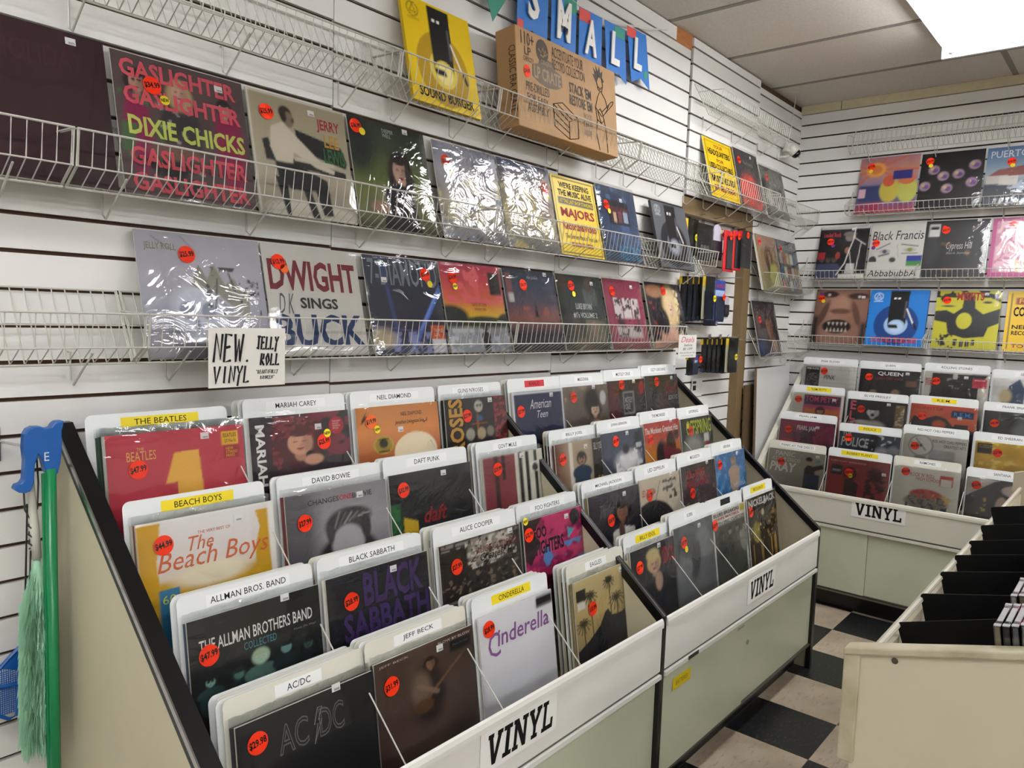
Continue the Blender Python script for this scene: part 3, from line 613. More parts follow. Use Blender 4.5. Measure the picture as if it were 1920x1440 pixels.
# ---- bin 2
A('b51', [('bg', '#2e3552'), ('n', .15, 5, 30), ('e', .55, .95, .1, .2, '#3d3338', .5), ('r', 0, 0, .035, 1, '#e8e8ea'), ('r', .965, 0, 1, 1, '#e8e8ea'), ('r', 0, 0, 1, .04, '#e8e8ea')], [('American', .32, .16, .74, .34, '#e9e9ee', dict(shear=.35)), ('Teen', .45, .38, .66, .52, '#e9e9ee', dict(shear=.35))], [(.16, .5, '$27.99')], (.72, .14))
A('b52', [('gv', '#7d6f62', '#6d6056', '#3f3732'), ('n', .15, 5, 31), ('b', '#9a8a74', .6, 7, 32, (0, 0, .5, .5)), ('e', .6, .35, .18, .3, '#241c19', .5), ('face', .66, .5, .11, '#d1b59c', '#241c19', .5), ('e', .68, .85, .15, .12, '#c4a48a', .4), ('e', .86, .28, .07, .15, '#c7c9c6', .06)], [('MADONNA', .1, .78, .45, .86, '#8c8278')], [(.18, .3, '$27.99')], (.62, .08))
A('b53', [('bg', '#3a3436'), ('n', .3, 8, 33), ('r', .0, .05, .3, 1, '#5e262a', .1), ('r', .38, .25, .68, .75, '#8d8f92', .02), ('r', .41, .28, .65, .72, '#3c3a3c', .02), ('e', .9, .2, .08, .16, '#a32834', .1), ('n', .2, 14, 34)], [('MÖTLEY\nCRÜE', .43, .35, .63, .65, '#a9aaac', TP)], [(.38, .12, '$27.99')], (.66, .08))
A('b54', [('bg', '#363234'), ('n', .3, 6, 35), ('e', .5, .75, .2, .3, '#5a4a44', .5), ('b', '#77303a', .55, 12, 36, (.6, .1, 1, .5))], [('OZZY\nOSBOURNE', .62, .15, .95, .42, '#8e3a42', TP), ('BLIZZARD OF OZZ', .68, .5, .97, .6, '#c9c5bd')], [(.36, .2, '$27.99')], (.78, .12))
A('b61', [('bg', '#8e7c68'), ('gh', '#6a3e30', '#b59f85', '#b7a68e', '#2c2826'), ('n', .12, 8, 37), ('r', .27, .0, .34, 1, '#e1dcd0'), ('r', .76, .0, 1, 1, '#2b2725'), ('fig', .52, .22, 1.05, '#a8836a', '#33485e', '#1e1814')], [('BILLY JOEL', .79, .08, .98, .26, '#d6d3cc'), ('50', .84, .72, .96, .86, '#cdb95a')], [(.15, .46, '$29.99')], (.58, .16))
A('b62', [('gv', '#4a5564', '#50586a', '#3a3f48'), ('n', .15, 5, 38), ('e', .6, .62, .28, .2, '#e6e6e6', .8), ('b', '#f0f0f0', .55, 8, 39, (.3, .4, .95, .95)), ('e', .55, .38, .08, .1, '#2a2a30', .6), ('r', .78, .05, .97, .42, '#2c3742'), ('r', .8, .28, .94, .38, '#c4c8ca')], [], [(.3, .26, '$31.99')], (.57, .1))
A('b63', [('gv', '#b8413c', '#bd4a34', '#cf8a34', '#c9822c'), ('n', .1, 4, 40), ('e', .45, .72, .16, .32, '#30242a', .3), ('e', .72, .62, .14, .4, '#402a24', .3), ('p', [(.5, .5), (1, .7), (1, 1), (.5, 1)], '#7d2c3a'), ('e', .9, .3, .07, .15, '#4a2a26', .1)], [("The Monkees Greatest Hits", .02, .1, .95, .24, '#f0e7dc', dict(shear=.1, fat=.02))], [(.22, .42, '$27.99')], (.72, .05))
A('b64', [('gv', '#282a22', '#3a3c38', '#8a8c84'), ('n', .3, 6, 41), ('e', .35, .8, .3, .4, '#a3a59c', .6), ('r', .7, .42, .86, .6, '#dcdcd6'), ('r', .72, .62, .86, .72, '#a32430')], [('OFFSPRING', .15, .06, .95, .4, '#b8c628', dict(fat=.02))], [(.22, .42, '$29.99'), (.12, .3, '', 'y')], None)
A('b71', [('gv', '#3e3a44', '#2e2b34', '#201e26'), ('n', .25, 5, 42), ('face', .63, .4, .13, '#8c6450', '#1a1518', .3), ('p', [(.3, 1), (.42, .72), (.62, .66), (.86, .74), (.95, 1)], '#dcd6ce'), ('e', .6, .75, .06, .14, '#5f4436', .3)], [('Thriller', .2, .2, .48, .42, '#6b6474', dict(shear=.4))], [(.27, .66, '$28.99')], (.66, .14))
A('b72', [('bg', '#c9bea9'), ('n', .1, 5, 43), ('e', .3, .95, .55, .5, '#2a2a2c', .06, 35), ('l', .3, .62, .9, .95, .015, '#403c36'), ('l', .5, .1, .3, .6, .015, '#5a544a'), ('b', '#4a463e', .56, 14, 44, (.55, .1, .9, .5))], [('LED ZEPPELIN', .04, .2, .36, .32, '#b4442c')], [(.26, .45, '$27.99')], (.75, .06))
A('b73', [('gv', '#3a3436', '#4a3e40', '#5a4a48'), ('n', .25, 7, 45), ('p', [(.45, .95), (.62, .55), (.8, .95)], '#6d5f5c'), ('b', '#8f8078', .62, 10, 46, (0, .5, 1, 1))], [('KILLING\nMACHINE', .12, .12, .78, .48, '#9d2b36', dict(shear=.1, fat=.04))], [(.36, .6, '$27.99')], (.72, .07))
A('b74', [('gv', '#3a76b0', '#3f80b6', '#2e68a0'), ('n', .15, 6, 47), ('b', '#6ea5cc', .58, 9, 48), ('fig', .6, .1, .9, '#b59a86', '#c2a890', '#8a7a6c')], [('NIRVANA', .55, .72, .95, .82, '#e6eef4')], [(.4, .28, '$29.99')], (.7, .1))
A('b81', [('bg', '#3a3a3e'), ('n', .2, 5, 49), ('face', .48, .34, .13, '#c9a892', '#cbb983'), ('e', .46, .18, .14, .1, '#cdbd8c', .4), ('p', [(.1, 1), (.25, .66), (.45, .6), (.75, .56), (1, .75), (1, 1)], '#22262c'), ('e', .56, .66, .08, .16, '#b89884', .4)], [('IDOL', .68, .12, .95, .42, '#a33240', dict(rot=0, fat=.03))], [(.12, .34, '$27.99')], (.57, .1))
A('b82', [('bg', '#6a6d6e'), ('n', .2, 4, 50), ('e', .35, .4, .28, .22, '#55585a', .3, 30), ('e', .75, .45, .2, .3, '#828586', .3, -20), ('e', .5, .7, .12, .35, '#4a4c4e', .3, 10), ('l', .45, .35, .55, .9, .02, '#3a3c3e'), ('e', .2, .8, .2, .2, '#7a7d7e', .3)], [], [(.2, .25, '$27.99'), (.24, .38, '', 'y')], (.6, .14))
A('b83', [('bg', '#d9d7cf'), ('r', .04, .28, .96, 1, '#464a44'), ('n', .15, 6, 51), ('fig', .25, .42, .95, '#8a8a7a', '#2c302c', '#24221e'), ('fig', .48, .38, .95, '#908c7c', '#3c4038', '#2a2620'), ('fig', .7, .36, .95, '#948f80', '#55584e', '#1e1c1a'), ('fig', .9, .36, .95, '#948f80', '#8a8c84', '#2a2620'), ('b', '#55584c', .6, 6, 52, (.04, .3, .96, .6)), ('r', .84, .02, .97, .16, '#c3b63c')], [('BLUES BREAKERS', .04, .03, .8, .1, '#2c2c2e', TP), ('JOHN MAYALL', .04, .12, .8, .19, '#b8423c', TP), ('WITH ERIC CLAPTON', .04, .21, .95, .27, '#3a3a3c', TP)], [(.08, .26, '$25.99')], None)
A('b84', [('bg', '#2e2a24'), ('n', .35, 8, 53), ('b', '#9c7434', .6, 14, 54, (.3, .35, 1, 1)), ('p', [(.3, .5), (.5, .3), (.6, .9), (.35, 1)], '#171513'), ('e', .5, .38, .05, .07, '#c9b890', .4), ('e', .25, .75, .12, .22, '#8f8a3a', .4), ('b', '#c9a04c', .66, 18, 55, (0, .5, 1, 1))], [('NICKELBACK', .04, .05, .96, .2, '#dcdad4', dict(fat=.05))], [(.14, .36, '$28.99')], (.55, .22))
# ---- far bin
A('f11', [('bg', '#d5d3cc')]+[('l', 0, y, 1, y, .008, '#b9b6ae') for y in (.12, .26, .4, .54, .7, .85)]+[('l', x, .12*(i % 2), x, .12*(i % 2)+.14, .008, '#b9b6ae') for i, x in enumerate((.4, .55, .7, .85, .95))]+[('r', .05, .06, .32, .75, '#1b1a1c'), ('b', '#5c5a58', .5, 24, 56, (.08, .25, .3, .7))], [('PINK FLOYD', .07, .09, .3, .15, W_, TP), ('PINK', .4, .3, .62, .45, '#2e2c2c', dict(shear=.3))], [(.4, .15, '$42.99')], None)
A('f12', [('bg', '#1d1b1f'), ('n', .15, 5, 57), ('e', .25, .75, .07, .12, '#8c6e5c', .4), ('e', .62, .7, .07, .12, '#8c6e5c', .4), ('r', .78, .3, .95, .46, '#6d4c34'), ('e', .42, .95, .2, .2, '#3a3436', .5)], [('QUEEN', .3, .06, .72, .19, W_, dict(fat=.02)), ('GREATEST HITS', .28, .23, .72, .3, '#a83a44')], [(.16, .18, '$36.99')], (.76, .12))
A('f13', [('bg', '#c9c5bb'), ('p', [(.12, .05), (.98, .03), (.85, .4), (.8, .95), (.1, .8)], '#1c1b1d'), ('b', '#8c8a88', .6, 14, 58, (.35, .05, .6, .5)), ('r', .45, .05, .52, .2, '#c7c5c0'), ('r', .76, .15, .97, .4, '#b12740')], [('ROLLING\nSTONES', .02, .2, .18, .42, '#a8303c', TP), ('THE ROLLING STONES', .78, .17, .95, .21, '#f0d6d8')], [(.2, .2, '$32.99')], (.62, .17))
A('f14', [('bg', '#d9d8d4'), ('n', .2, 6, 59), ('p', [(.25, .2), (.4, 0), (.5, .3), (.36, .95), (.1, .9)], '#3e5068'), ('p', [(.5, .4), (.7, .3), (1, .6), (1, 1), (.6, 1)], '#2c3440'), ('e', .2, .5, .1, .2, '#c2b48c', .5)], [], [], None)
A('f21', [('bg', '#cfc8b8'), ('r', .2, .03, .97, 1, '#ead9d6'), ('r', .22, .05, .95, .95, '#3c2c44'), ('gv', '#3c2c44', '#3c2c44') if 0 else ('r', .22, .34, .95, 1, '#b4406c'), ('r', .22, .46, .95, 1, '#d0743c', .1), ('r', 0, 0, .2, 1, '#cfc8b8'), ('r', .95, 0, 1, 1, '#ead9d6'), ('e', .56, .55, .09, .16, '#3a2026', .2), ('fig', .56, .42, 1.2, '#b5714c', '#2c1c28', '#38202a')], [('TOM PETTY', .25, .08, .9, .26, '#d7486c', dict(fat=.02))], [(.08, .12, '$27.99')], (.78, .2))
A('f22', [('bg', '#232126'), ('n', .15, 5, 60), ('face', .44, .34, .12, '#d0ccc8', '#1c1a1c'), ('e', .44, .43, .035, .05, '#2a1c1c', .3), ('e', .2, .72, .2, .1, '#bfbab4', .4, -20), ('e', .48, .8, .2, .2, '#b5b0aa', .4), ('e', .9, .72, .1, .06, '#c4bfb8', .3, 30), ('r', .81, .08, .96, .75, '#7c6a48'), ('b', '#c9bb98', .55, 26, 61, (.82, .1, .95, .7))], [('E\nL\nV', .03, .04, .18, .95, '#e0667c', dict(fat=.03))], [(.24, .3, '$26.99')], (.66, .12))
A('f23', [('gv', '#c2523a', '#c9603c', '#8e3a2c'), ('n', .15, 4, 62), ('p', [(.0, .6), (.06, .35), (.22, .42), (.4, .3), (.55, .36), (.66, .56), (.85, .62), (1, .66), (1, 1), (0, 1)], '#2c1f24'), ('e', .45, .55, .1, .12, '#b9502f', .4), ('r', .62, .12, .96, .32, '#1c2a48'), ('r', .68, .5, .88, .85, '#1a1718')], [('MONSTER', .04, .06, .5, .15, '#a02d24'), ('R.E.M.', .66, .16, .92, .28, '#3c8fd4', TP)], [(.16, .4, '$29.99')], (.72, .36))
A('f24', [('bg', '#34362f'), ('n', .15, 5, 63), ('e', .75, .5, .3, .4, '#6f7372', .4), ('e', .8, .3, .2, .1, '#55585a', .4), ('r', 0, 0, .04, 1, '#24252a')], [], [(.2, .34, '$43.99')], None)
A('f31', [('bg', '#8e2848'), ('n', .2, 5, 64), ('p', [(.4, .35), (.5, .18), (.62, .4), (.66, .95), (.32, .95)], '#3a1c2c'), ('b', '#5c1a38', .55, 6, 65), ('r', .8, .6, 1, 1, '#3a2038', .2), ('e', .15, .7, .14, .12, '#c22f52', .4)], [('PEARL JAM', .32, .14, .66, .32, '#d8c4c6', dict(fat=.03))], [(.17, .33, '$25.99')], (.66, .2))
A('f32', [('bg', '#2e3a48'), ('n', .25, 6, 66), ('e', .72, .6, .14, .25, '#b9bcc4', .5), ('e', .9, .5, .1, .22, '#8f949e', .5), ('e', .4, .72, .12, .18, '#808794', .5), ('p', [(.52, .02), (.66, .02), (.6, .5), (.55, .9), (.5, .9)], '#14181e'), ('b', '#dfe4ec', .66, 10, 67, (.5, .0, 1, 1))], [('THE', .05, .02, .2, .12, '#c8ccd0', TP), ('POLICE', .04, .14, .5, .42, '#c8ccd0', dict(shear=.1, fat=.04))], [(.2, .16, '$29.99')], (.42, .42))
A('f33', [('bg', '#cbc7bd'), ('n', .06, 4, 68), ('r', .42, .38, .82, .78, '#a9a8a6', .02), ('e', .28, .3, .2, .29, '#8d8a84', .06), ('e', .28, .3, .175, .26, '#d8d5cc', .06), ('l', .2, .12, .36, .42, .018, '#3a3836'), ('e', .28, .3, .03, .04, '#4a4846', .2), ('r', .2, .58, .38, .7, '#98948c', .03)], [('RED HOT CHILI PEPPERS', .46, .1, .98, .18, '#3c3a38'), ('GREATEST HITS', .64, .22, .98, .3, '#3c3a38')], [(.16, .32, '$41.99')], None)
A('f34', [('bg', '#d3ad2a'), ('n', .12, 4, 69), ('b', '#e8d05c', .6, 9, 70), ('l', .3, .9, .8, .5, .02, '#a8821c'), ('e', .6, .8, .3, .25, '#c59c22', .2), ('r', .03, .05, .25, .32, '#2a2620')], [('ED SHEERAN', .05, .08, .23, .12, '#c9a93a'), ('MATHEMATICS', .05, .14, .23, .17, '#c9a93a')], [(.34, .32, '$27.99')], None)
A('f41', [('gv', '#a39c90', '#9c958a', '#8d867c'), ('n', .1, 4, 71), ('p', [(.68, 1), (.66, .5), (.72, .36), (.8, .4), (.98, .3), (.99, .42), (.85, .52), (.86, 1)], '#26242a'), ('e', .74, .26, .05, .08, '#b5947c', .2), ('e', .73, .2, .06, .06, '#1e1c20', .3), ('b', '#5c9a96', .55, 8, 72, (.82, .2, 1, .6)), ('r', .68, .62, .94, .92, '#23304a'), ('n', .05, 14, 73)], [('PANIC', .12, .06, .48, .2, '#e4e0d8', dict(shear=.1)), ('AT THE DISCO', .06, .24, .58, .34, '#e4e0d8', dict(shear=.1)), ('PRAY', .04, .38, .52, .66, '#e4e0d8', dict(shear=.15, fat=.03))], [(.27, .3, '$24.99')], (.84, .14))
A('f42', [('bg', '#8c2c30'), ('n', .12, 5, 74), ('e', .38, .45, .11, .2, '#4a1c20', .3), ('b', '#7c2a2c', .5, 14, 75, (.3, .3, .5, .6)), ('p', [(.28, .95), (.3, .62), (.42, .6), (.52, .7), (.5, .98)], '#3a1a1e'), ('e', .78, .4, .12, .2, '#4a1c20', .5), ('b', '#3a1719', .5, 12, 76, (.62, .25, .95, .95)), ('r', .06, .24, .24, .5, '#2f2628'), ('r', .08, .36, .22, .42, '#8a8688')], [('ROBERT PLANT / ALISON KRAUSS', .04, .09, .62, .14, '#c9a59c'), ('Raise the Roof', .06, .16, .4, .2, '#b35a50', dict(shear=.3))], [(.35, .32, '$29.99'), (.38, .41, 'NEW', 'y')], (.88, .37))
A('f43', [('bg', '#d9d6cc'), ('e', .52, .72, .26, .17, '#b8423a', .2), ('e', .52, .9, .34, .2, '#8d8478', .2), ('b', '#4c4a52', .5, 26, 77, (.2, .7, .85, 1)), ('b', '#c9583c', .55, 14, 78, (.3, .55, .72, .8)), ('b', '#d9b04c', .62, 18, 79, (.6, .65, .9, .95)), ('r', .7, .13, .9, .42, '#c24030'), ('r', .72, .22, .88, .4, '#e6e0d8')], [("ROCK 'N' ROLL", .24, .14, .62, .24, '#b52c48', dict(shear=.2)), ('HIGH SCHOOL', .34, .25, .72, .34, '#b52c48', dict(shear=.1))], [(.15, .14, '$28.99')], None)
A('f44', [('bg', '#4a4848'), ('n', .1, 5, 80), ('e', .7, .25, .2, .14, '#d8ccc4', .15), ('e', .52, .7, .09, .28, '#c9b4a8', .2), ('e', .7, .75, .1, .3, '#d3c0b4', .2), ('p', [(0, .5), (.4, .05), (.5, 0), (0, 0)], '#c7c3bc'), ('b', '#c9a93a', .58, 10, 81, (.08, .2, .3, .95))], [], [(.17, .2, '$25.99')], None)
# ---- slat wall racks
A('w1', [('bg', '#3b2027'), ('n', .12, 4, 90), ('e', .3, .5, .34, .34, '#43262e', .02), ('e', .3, .5, .325, .325, '#3a1f26', .02)], [('AND HOLIDAY', .02, .12, .86, .26, '#4d2f36'), ('SPEED OF SOUND', .1, .78, .86, .9, '#4d2f36')], [], (.76, .08))
_pk, _gy = '#d85a68', '#5b4c4c'
A('w2', [('bg', _gy), ('n', .12, 4, 91), ('e', .14, .55, .1, .3, '#8e1f52', .3), ('b', '#4c6a44', .55, 12, 92, (.02, .2, .35, .75)), ('face', .16, .19, .065, '#b58d7c', '#2c2426', .3), ('e', .46, .5, .15, .3, '#3a3438', .3), ('b', '#a3a09c', .6, 18, 93, (.3, .3, .6, .8)), ('face', .47, .2, .07, '#c4a08c', '#b09a70', 1), ('e', .84, .55, .12, .35, '#8c1f4c', .3), ('face', .82, .25, .055, '#c4a08c', '#241c1e'), ('b', '#241e22', .55, 8, 94, (.05, .7, 1, 1)), ('e', .4, .66, .2, .06, '#7a5c50', .4)],
  [('GASLIGHTER', .05, .04, .93, .17, _pk, dict(fat=.05)), ('GASLIGHTER', .06, .23, .95, .36, _pk, dict(fat=.05)), ('DIXIE CHICKS', .07, .44, .96, .58, '#c9d36c', dict(fat=.05)), ('GASLIGHTER', .06, .66, .95, .79, _pk, dict(fat=.05)), ('GASLIGHTER', .06, .84, .95, .97, _pk, dict(fat=.05))], [(.27, .2, '$34.99'), (.35, .29, 'NEW', 'y')], (.76, .12))
A('w3', [('gv', '#a69c82', '#b3aa90', '#b8b09c', '#8f8876'), ('r', 0, 0, .02, 1, '#d6d1c2'), ('r', 0, 0, 1, .02, '#d6d1c2'), ('e', .55, .98, .5, .12, '#cfcaba', .3), ('p', [(.44, .26), (.92, .34), (.97, .46), (.95, .52), (.46, .44)], '#26282a'), ('p', [(.1, .4), (.16, .38), (.2, .5), (.94, .56), (.94, .62), (.12, .56)], '#2c2e2e'), ('p', [(.2, .28), (.32, .22), (.42, .3), (.7, .52), (.82, .56), (.8, .59), (.62, .56), (.4, .46), (.38, .56), (.22, .58), (.17, .45)], '#d5ccb8'), ('e', .36, .14, .065, .06, '#332b24', .3), ('e', .39, .19, .05, .065, '#8a7a68', .3), ('e', .34, .17, .03, .05, '#3a322a', .4), ('e', .43, .19, .015, .02, '#5c4c40', .4), ('p', [(.2, .56), (.42, .56), (.72, .66), (.74, .96), (.64, .97), (.58, .76), (.34, .78), (.22, .7)], '#1e2024'), ('p', [(.44, .74), (.52, .74), (.6, 1), (.52, 1)], '#24262a'), ('p', [(.18, .68), (.3, .72), (.3, 1), (.26, 1)], '#24262a'), ('r', .4, .5, .82, .53, '#cdc7b6')],
  [('JERRY', .68, .12, .93, .24, '#a8333c', TP), ('LEE', .74, .25, .9, .36, '#c79a3c', TP), ('LEWIS', .72, .37, .95, .5, '#3f7a48', TP)], [(.17, .17, '$25.99')], (.6, .11))
A('w4', [('gv', '#2c3832', '#3c4a34', '#63723c', '#7c8454', '#5c5c48'), ('n', .2, 5, 95), ('e', .1, .2, .2, .3, '#26302c', .6), ('face', .6, .42, .12, '#c09c88', '#2c2426', 1.3), ('p', [(.3, 1), (.38, .62), (.55, .55), (.72, .58), (.8, 1)], '#22222a'), ('e', .7, .5, .04, .25, '#2c2426', .4), ('e', .28, .8, .12, .06, '#a8846c', .4), ('r', .07, .1, .19, .34, '#20262a')], [('DEEPER\nWELL', .42, .05, .57, .13, '#c4c8bc')], [(.09, .09, '$36.99'), (.16, .13, '', 'y')], (.7, .05))
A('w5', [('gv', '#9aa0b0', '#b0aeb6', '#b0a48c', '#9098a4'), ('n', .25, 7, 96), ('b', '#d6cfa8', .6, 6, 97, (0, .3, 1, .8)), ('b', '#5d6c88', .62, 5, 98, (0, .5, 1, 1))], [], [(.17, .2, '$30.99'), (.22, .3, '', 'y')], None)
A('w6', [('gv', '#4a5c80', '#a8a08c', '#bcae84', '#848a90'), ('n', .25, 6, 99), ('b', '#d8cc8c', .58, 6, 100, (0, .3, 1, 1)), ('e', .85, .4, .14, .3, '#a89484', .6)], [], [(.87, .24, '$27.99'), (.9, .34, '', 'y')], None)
A('w7', [('bg', '#dcbc1c'), ('r', .03, .02, .97, .98, '#2a2410'), ('r', .045, .035, .955, .965, '#dcbc1c'), ('r', .1, .27, .92, .36, '#1c1a12')], [("WE'RE KEEPING", .16, .07, .86, .15, K_, dict(fat=.03)), ('THE MUSIC ALIVE', .12, .17, .9, .25, K_, dict(fat=.03)), ('AT THE LAST SHOP STANDING', .13, .29, .9, .34, '#dcbc1c', TP), ('MAJORS', .12, .4, .9, .55, '#8c1c24', dict(fat=.06)), ('Records&Video', .12, .58, .9, .68, '#8c1c24', dict(fat=.04)), ('The Greatest Music of Your Life', .14, .73, .88, .79, K_), ('IS RIGHT HERE', .26, .83, .76, .89, '#8c1c24', TP)], [], None)
A('w8', [('gv', '#2c3850', '#32405c', '#3c4c68', '#34465c'), ('n', .2, 5, 101), ('b', '#4d658c', .6, 6, 102), ('r', .24, .18, .78, .5, '#24222c'), ('r', .27, .26, .76, .36, '#5a2c34'), ('r', .36, .34, .44, .47, '#c9a88c'), ('r', .48, .32, .58, .47, '#7c4c54'), ('r', .62, .31, .74, .46, '#9aa4b8')], [('WEEKEND', .38, .78, .94, .97, '#3c9cc8', dict(rot=0, shear=.2))], [(.2, .26, '$29.99'), (.25, .34, '', 'y')], (.58, .18))
TT = lambda bg, rec, body, arm, txt, tc, logo: ([('bg', bg), ('e', .5, .62, .38, .36, rec, .02), ('e', .5, .62, .2, .18, body, .05), ('p', [(.36, .02), (.68, .02), (.66, .66), (.36, .66)], K_), ('e', .51, .66, .15, .13, body, .05), ('e', .51, .66, .12, .1, arm, .05), ('p', [(.36, .62), (.52, .62), (.54, .68), (.38, .68)], K_), ('r', .62, .2, .65, .5, '#55555a'), ('r', .42, .14, .46, .165, W_), ('r', .49, .14, .53, .165, W_), ('l', .66, .34, .8, .62, .02, W_), ('l', .8, .6, .84, .68, .04, K_), ('e', .15, .12, .08, .07, logo, .06), ('e', .15, .12, .07, .06, bg, .06), ('l', .15, .07, .11, .15, .008, logo), ('l', .15, .07, .19, .15, .008, logo), ('l', .11, .15, .19, .15, .008, logo), ('r', .07, .205, .23, .215, logo)], [(txt, .1, .84, .9, .94, tc, dict(fat=.04))])
p_, t_ = TT('#515458', '#1c1c20', '#606470', '#8a8c98', 'SOUND BURGER', '#2c2c30', '#b9bcc0'); A('w9', p_, t_)
p_, t_ = TT('#e0be08', '#b08c0c', '#d8c24c', '#e6d888', 'SOUND BURGER', '#17150c', '#4a3c08'); A('w10', p_, t_)
p_, t_ = TT('#1c74c4', '#123c7c', '#9cbce0', '#b4cce8', 'SOUND BURGER', '#b02c40', '#dce8f4'); A('w11', p_, t_)
A('x1', [('gv', '#aaa8ae', '#b0aeb8', '#a2a4b0', '#8e8c92'), ('n', .1, 5, 103), ('e', .42, .62, .2, .22, '#c4c8d4', .4), ('e', .33, .62, .06, .07, '#8890a4', .3), ('e', .5, .62, .06, .07, '#8890a4', .3), ('e', .4, .73, .02, .04, '#7c8498', .3), ('r', .34, .83, .52, .87, '#d6dae0', .02), ('p', [(.38, .42), (.46, .24), (.52, .36), (.58, .22), (.66, .4), (.74, .34), (.8, .44), (.86, .4), (.84, .7), (.6, .48)], '#8c8a7c'), ('b', '#3e3a3c', .62, 18, 104, (.5, .25, .95, .65)), ('l', .6, .35, .56, .6, .012, '#3a3436'), ('l', .7, .3, .74, .44, .014, '#3a3436'), ('l', .84, .42, .8, .5, .014, '#3a3436'), ('l', .5, .44, .85, .75, .008, '#7c7a80'), ('l', .12, .04, .26, .14, .006, '#6c6a6c'), ('l', .34, .02, .44, .14, .005, '#6c6a6c')], [('JELLY ROLL', .06, .09, .3, .16, '#8c8058', dict(fat=.0))], [(.375, .17, '$25.99')], None)
A('x2', [('bg', '#c8c5bd'), ('n', .05, 5, 105)], [('DWIGHT', .04, .13, .96, .41, '#7c3038', dict(fat=.05)), ('SINGS', .32, .47, .72, .57, '#38383e', dict(fat=.03)), ('BUCK', .05, .62, .98, .92, '#2a3f68', dict(fat=.07)), ('D K', .1, .44, .26, .62, '#5c5c60', dict(shear=.4))], [(.15, .16, '$12.99'), (.2, .22, '', 'o', .012)], None)
A('x3', [('gv', '#3c4250', '#262c3e', '#1e2436', '#3a3c5c'), ('n', .15, 5, 106), ('l', .35, 1, .22, 0, .05, '#2e4474'), ('l', .5, .95, 1, .3, .06, '#4668b4'), ('l', .45, 1, .95, .35, .03, '#6c8cd0'), ('l', 0, .72, 1, .8, .012, '#5c54a0'), ('b', '#8a90bc', .55, 14, 107, (.2, .78, .85, 1)), ('e', .12, .84, .16, .1, '#b8a88c', .6), ('r', .78, .7, .98, .85, '#cc5c28'), ('r', .78, .85, .98, 1, '#cfcfd2')], [('7-DIAMOND', .05, .03, .98, .3, '#7c828e', dict(fat=.01)), ('TRIPLE\nLIVE', .82, .74, .95, .82, '#f0dcd0')], [(.81, .16, '$27.99'), (.86, .26, '', 'y')], (.2, .27))
A('x4', [('gv', '#a83c50', '#c44c54', '#d06c4c', '#d4b42c', '#8a8c8c', '#a8acb0'), ('n', .1, 5, 108), ('b', '#d8686c', .6, 6, 109, (0, 0, 1, .45)), ('e', .08, .62, .28, .14, '#2c302c', .3), ('e', .62, .67, .35, .08, '#383c24', .3), ('e', 1, .65, .16, .1, '#30342c', .3), ('r', 0, .72, 1, 1, '#9a9ea4', .04), ('b', '#c4c8cc', .55, 12, 110, (0, .74, 1, 1)), ('fig', .6, .68, 1, '#5c4c44', '#22242a', '#22201e'), ('r', .78, .08, .98, .34, '#33302f')], [('KANE BROWN', .44, .44, .68, .48, '#8c5c2c'), ('DIFFERENT MAN', .47, .5, .66, .53, '#8c5c2c')], [(.18, .17, '$24.99'), (.2, .27, 'NEW', 'y')], None)
A('x5', [('gv', '#38414e', '#404a5a', '#5a5160', '#84524c', '#2c2c38', '#282a34'), ('n', .12, 4, 111), ('b', '#9c6054', .58, 6, 112, (.3, .45, 1, .7)), ('p', [(.5, .58), (.54, .38), (.58, .58)], '#2a242c'), ('r', .04, .05, .14, .38, '#8c5a5c'), ('r', .05, .3, .15, .4, '#c8c6c4')], [('Alan Jackson', .44, .07, .66, .12, '#b0b4bc', dict(shear=.3))], [(.35, .19, '$36.99')], (.78, .06))
A('x6', [('gv', '#303632', '#383e3c', '#3e403a'), ('n', .2, 5, 113), ('r', .55, .18, .85, .4, '#5c6260', .03), ('e', .12, .1, .08, .14, '#4a3c34', .4), ('e', .7, .1, .1, .14, '#54483e', .4), ('r', .5, .6, .95, .9, '#6c6854', .04), ('e', .7, .72, .08, .1, '#8c7460', .4), ('e', .3, .7, .1, .14, '#54483e', .4), ('e', .4, .95, .2, .1, '#6a5a44', .4)], [('LUKE BRYAN', .34, .38, .7, .46, '#c4c8c4', TP), ("#1's VOLUME 2", .26, .5, .8, .58, '#c4c8c4', TP)], [(.3, .15, '$27.99'), (.33, .26, '', 'y')], (.75, .12))
A('x7', [('bg', '#8e3c50'), ('n', .1, 4, 114), ('r', .2, .27, .86, .56, '#cfc8c4'), ('r', .24, .58, .4, .66, '#44343a'), ('r', .2, .68, .86, .84, '#c0b8b4'), ('b', '#4c3c42', .55, 14, 115, (.2, .27, .86, .84)), ('r', .4, .27, .43, .56, '#8e3c50'), ('r', .64, .27, .66, .56, '#8e3c50')], [], [(.2, .18, '$27.99')], (.7, .12))
A('x8', [('bg', '#29252a'), ('n', .15, 5, 116), ('e', .25, .13, .25, .1, '#a87c5c', .4), ('e', .64, .38, .22, .34, '#cbb285', .35), ('b', '#e2d0a4', .6, 14, 117, (.45, .1, .9, .9)), ('face', .64, .34, .11, '#e0c2a8', '#d8c294', 1.2), ('e', .5, .85, .25, .2, '#d0a088', .3), ('b', '#8c3c3c', .6, 12, 118, (.05, .3, .4, .8)), ('e', .2, .98, .2, .1, '#c89880', .4), ('e', .4, .6, .13, .2, '#201c20', .3)], [], [(.5, .12, '$28.99')], None)
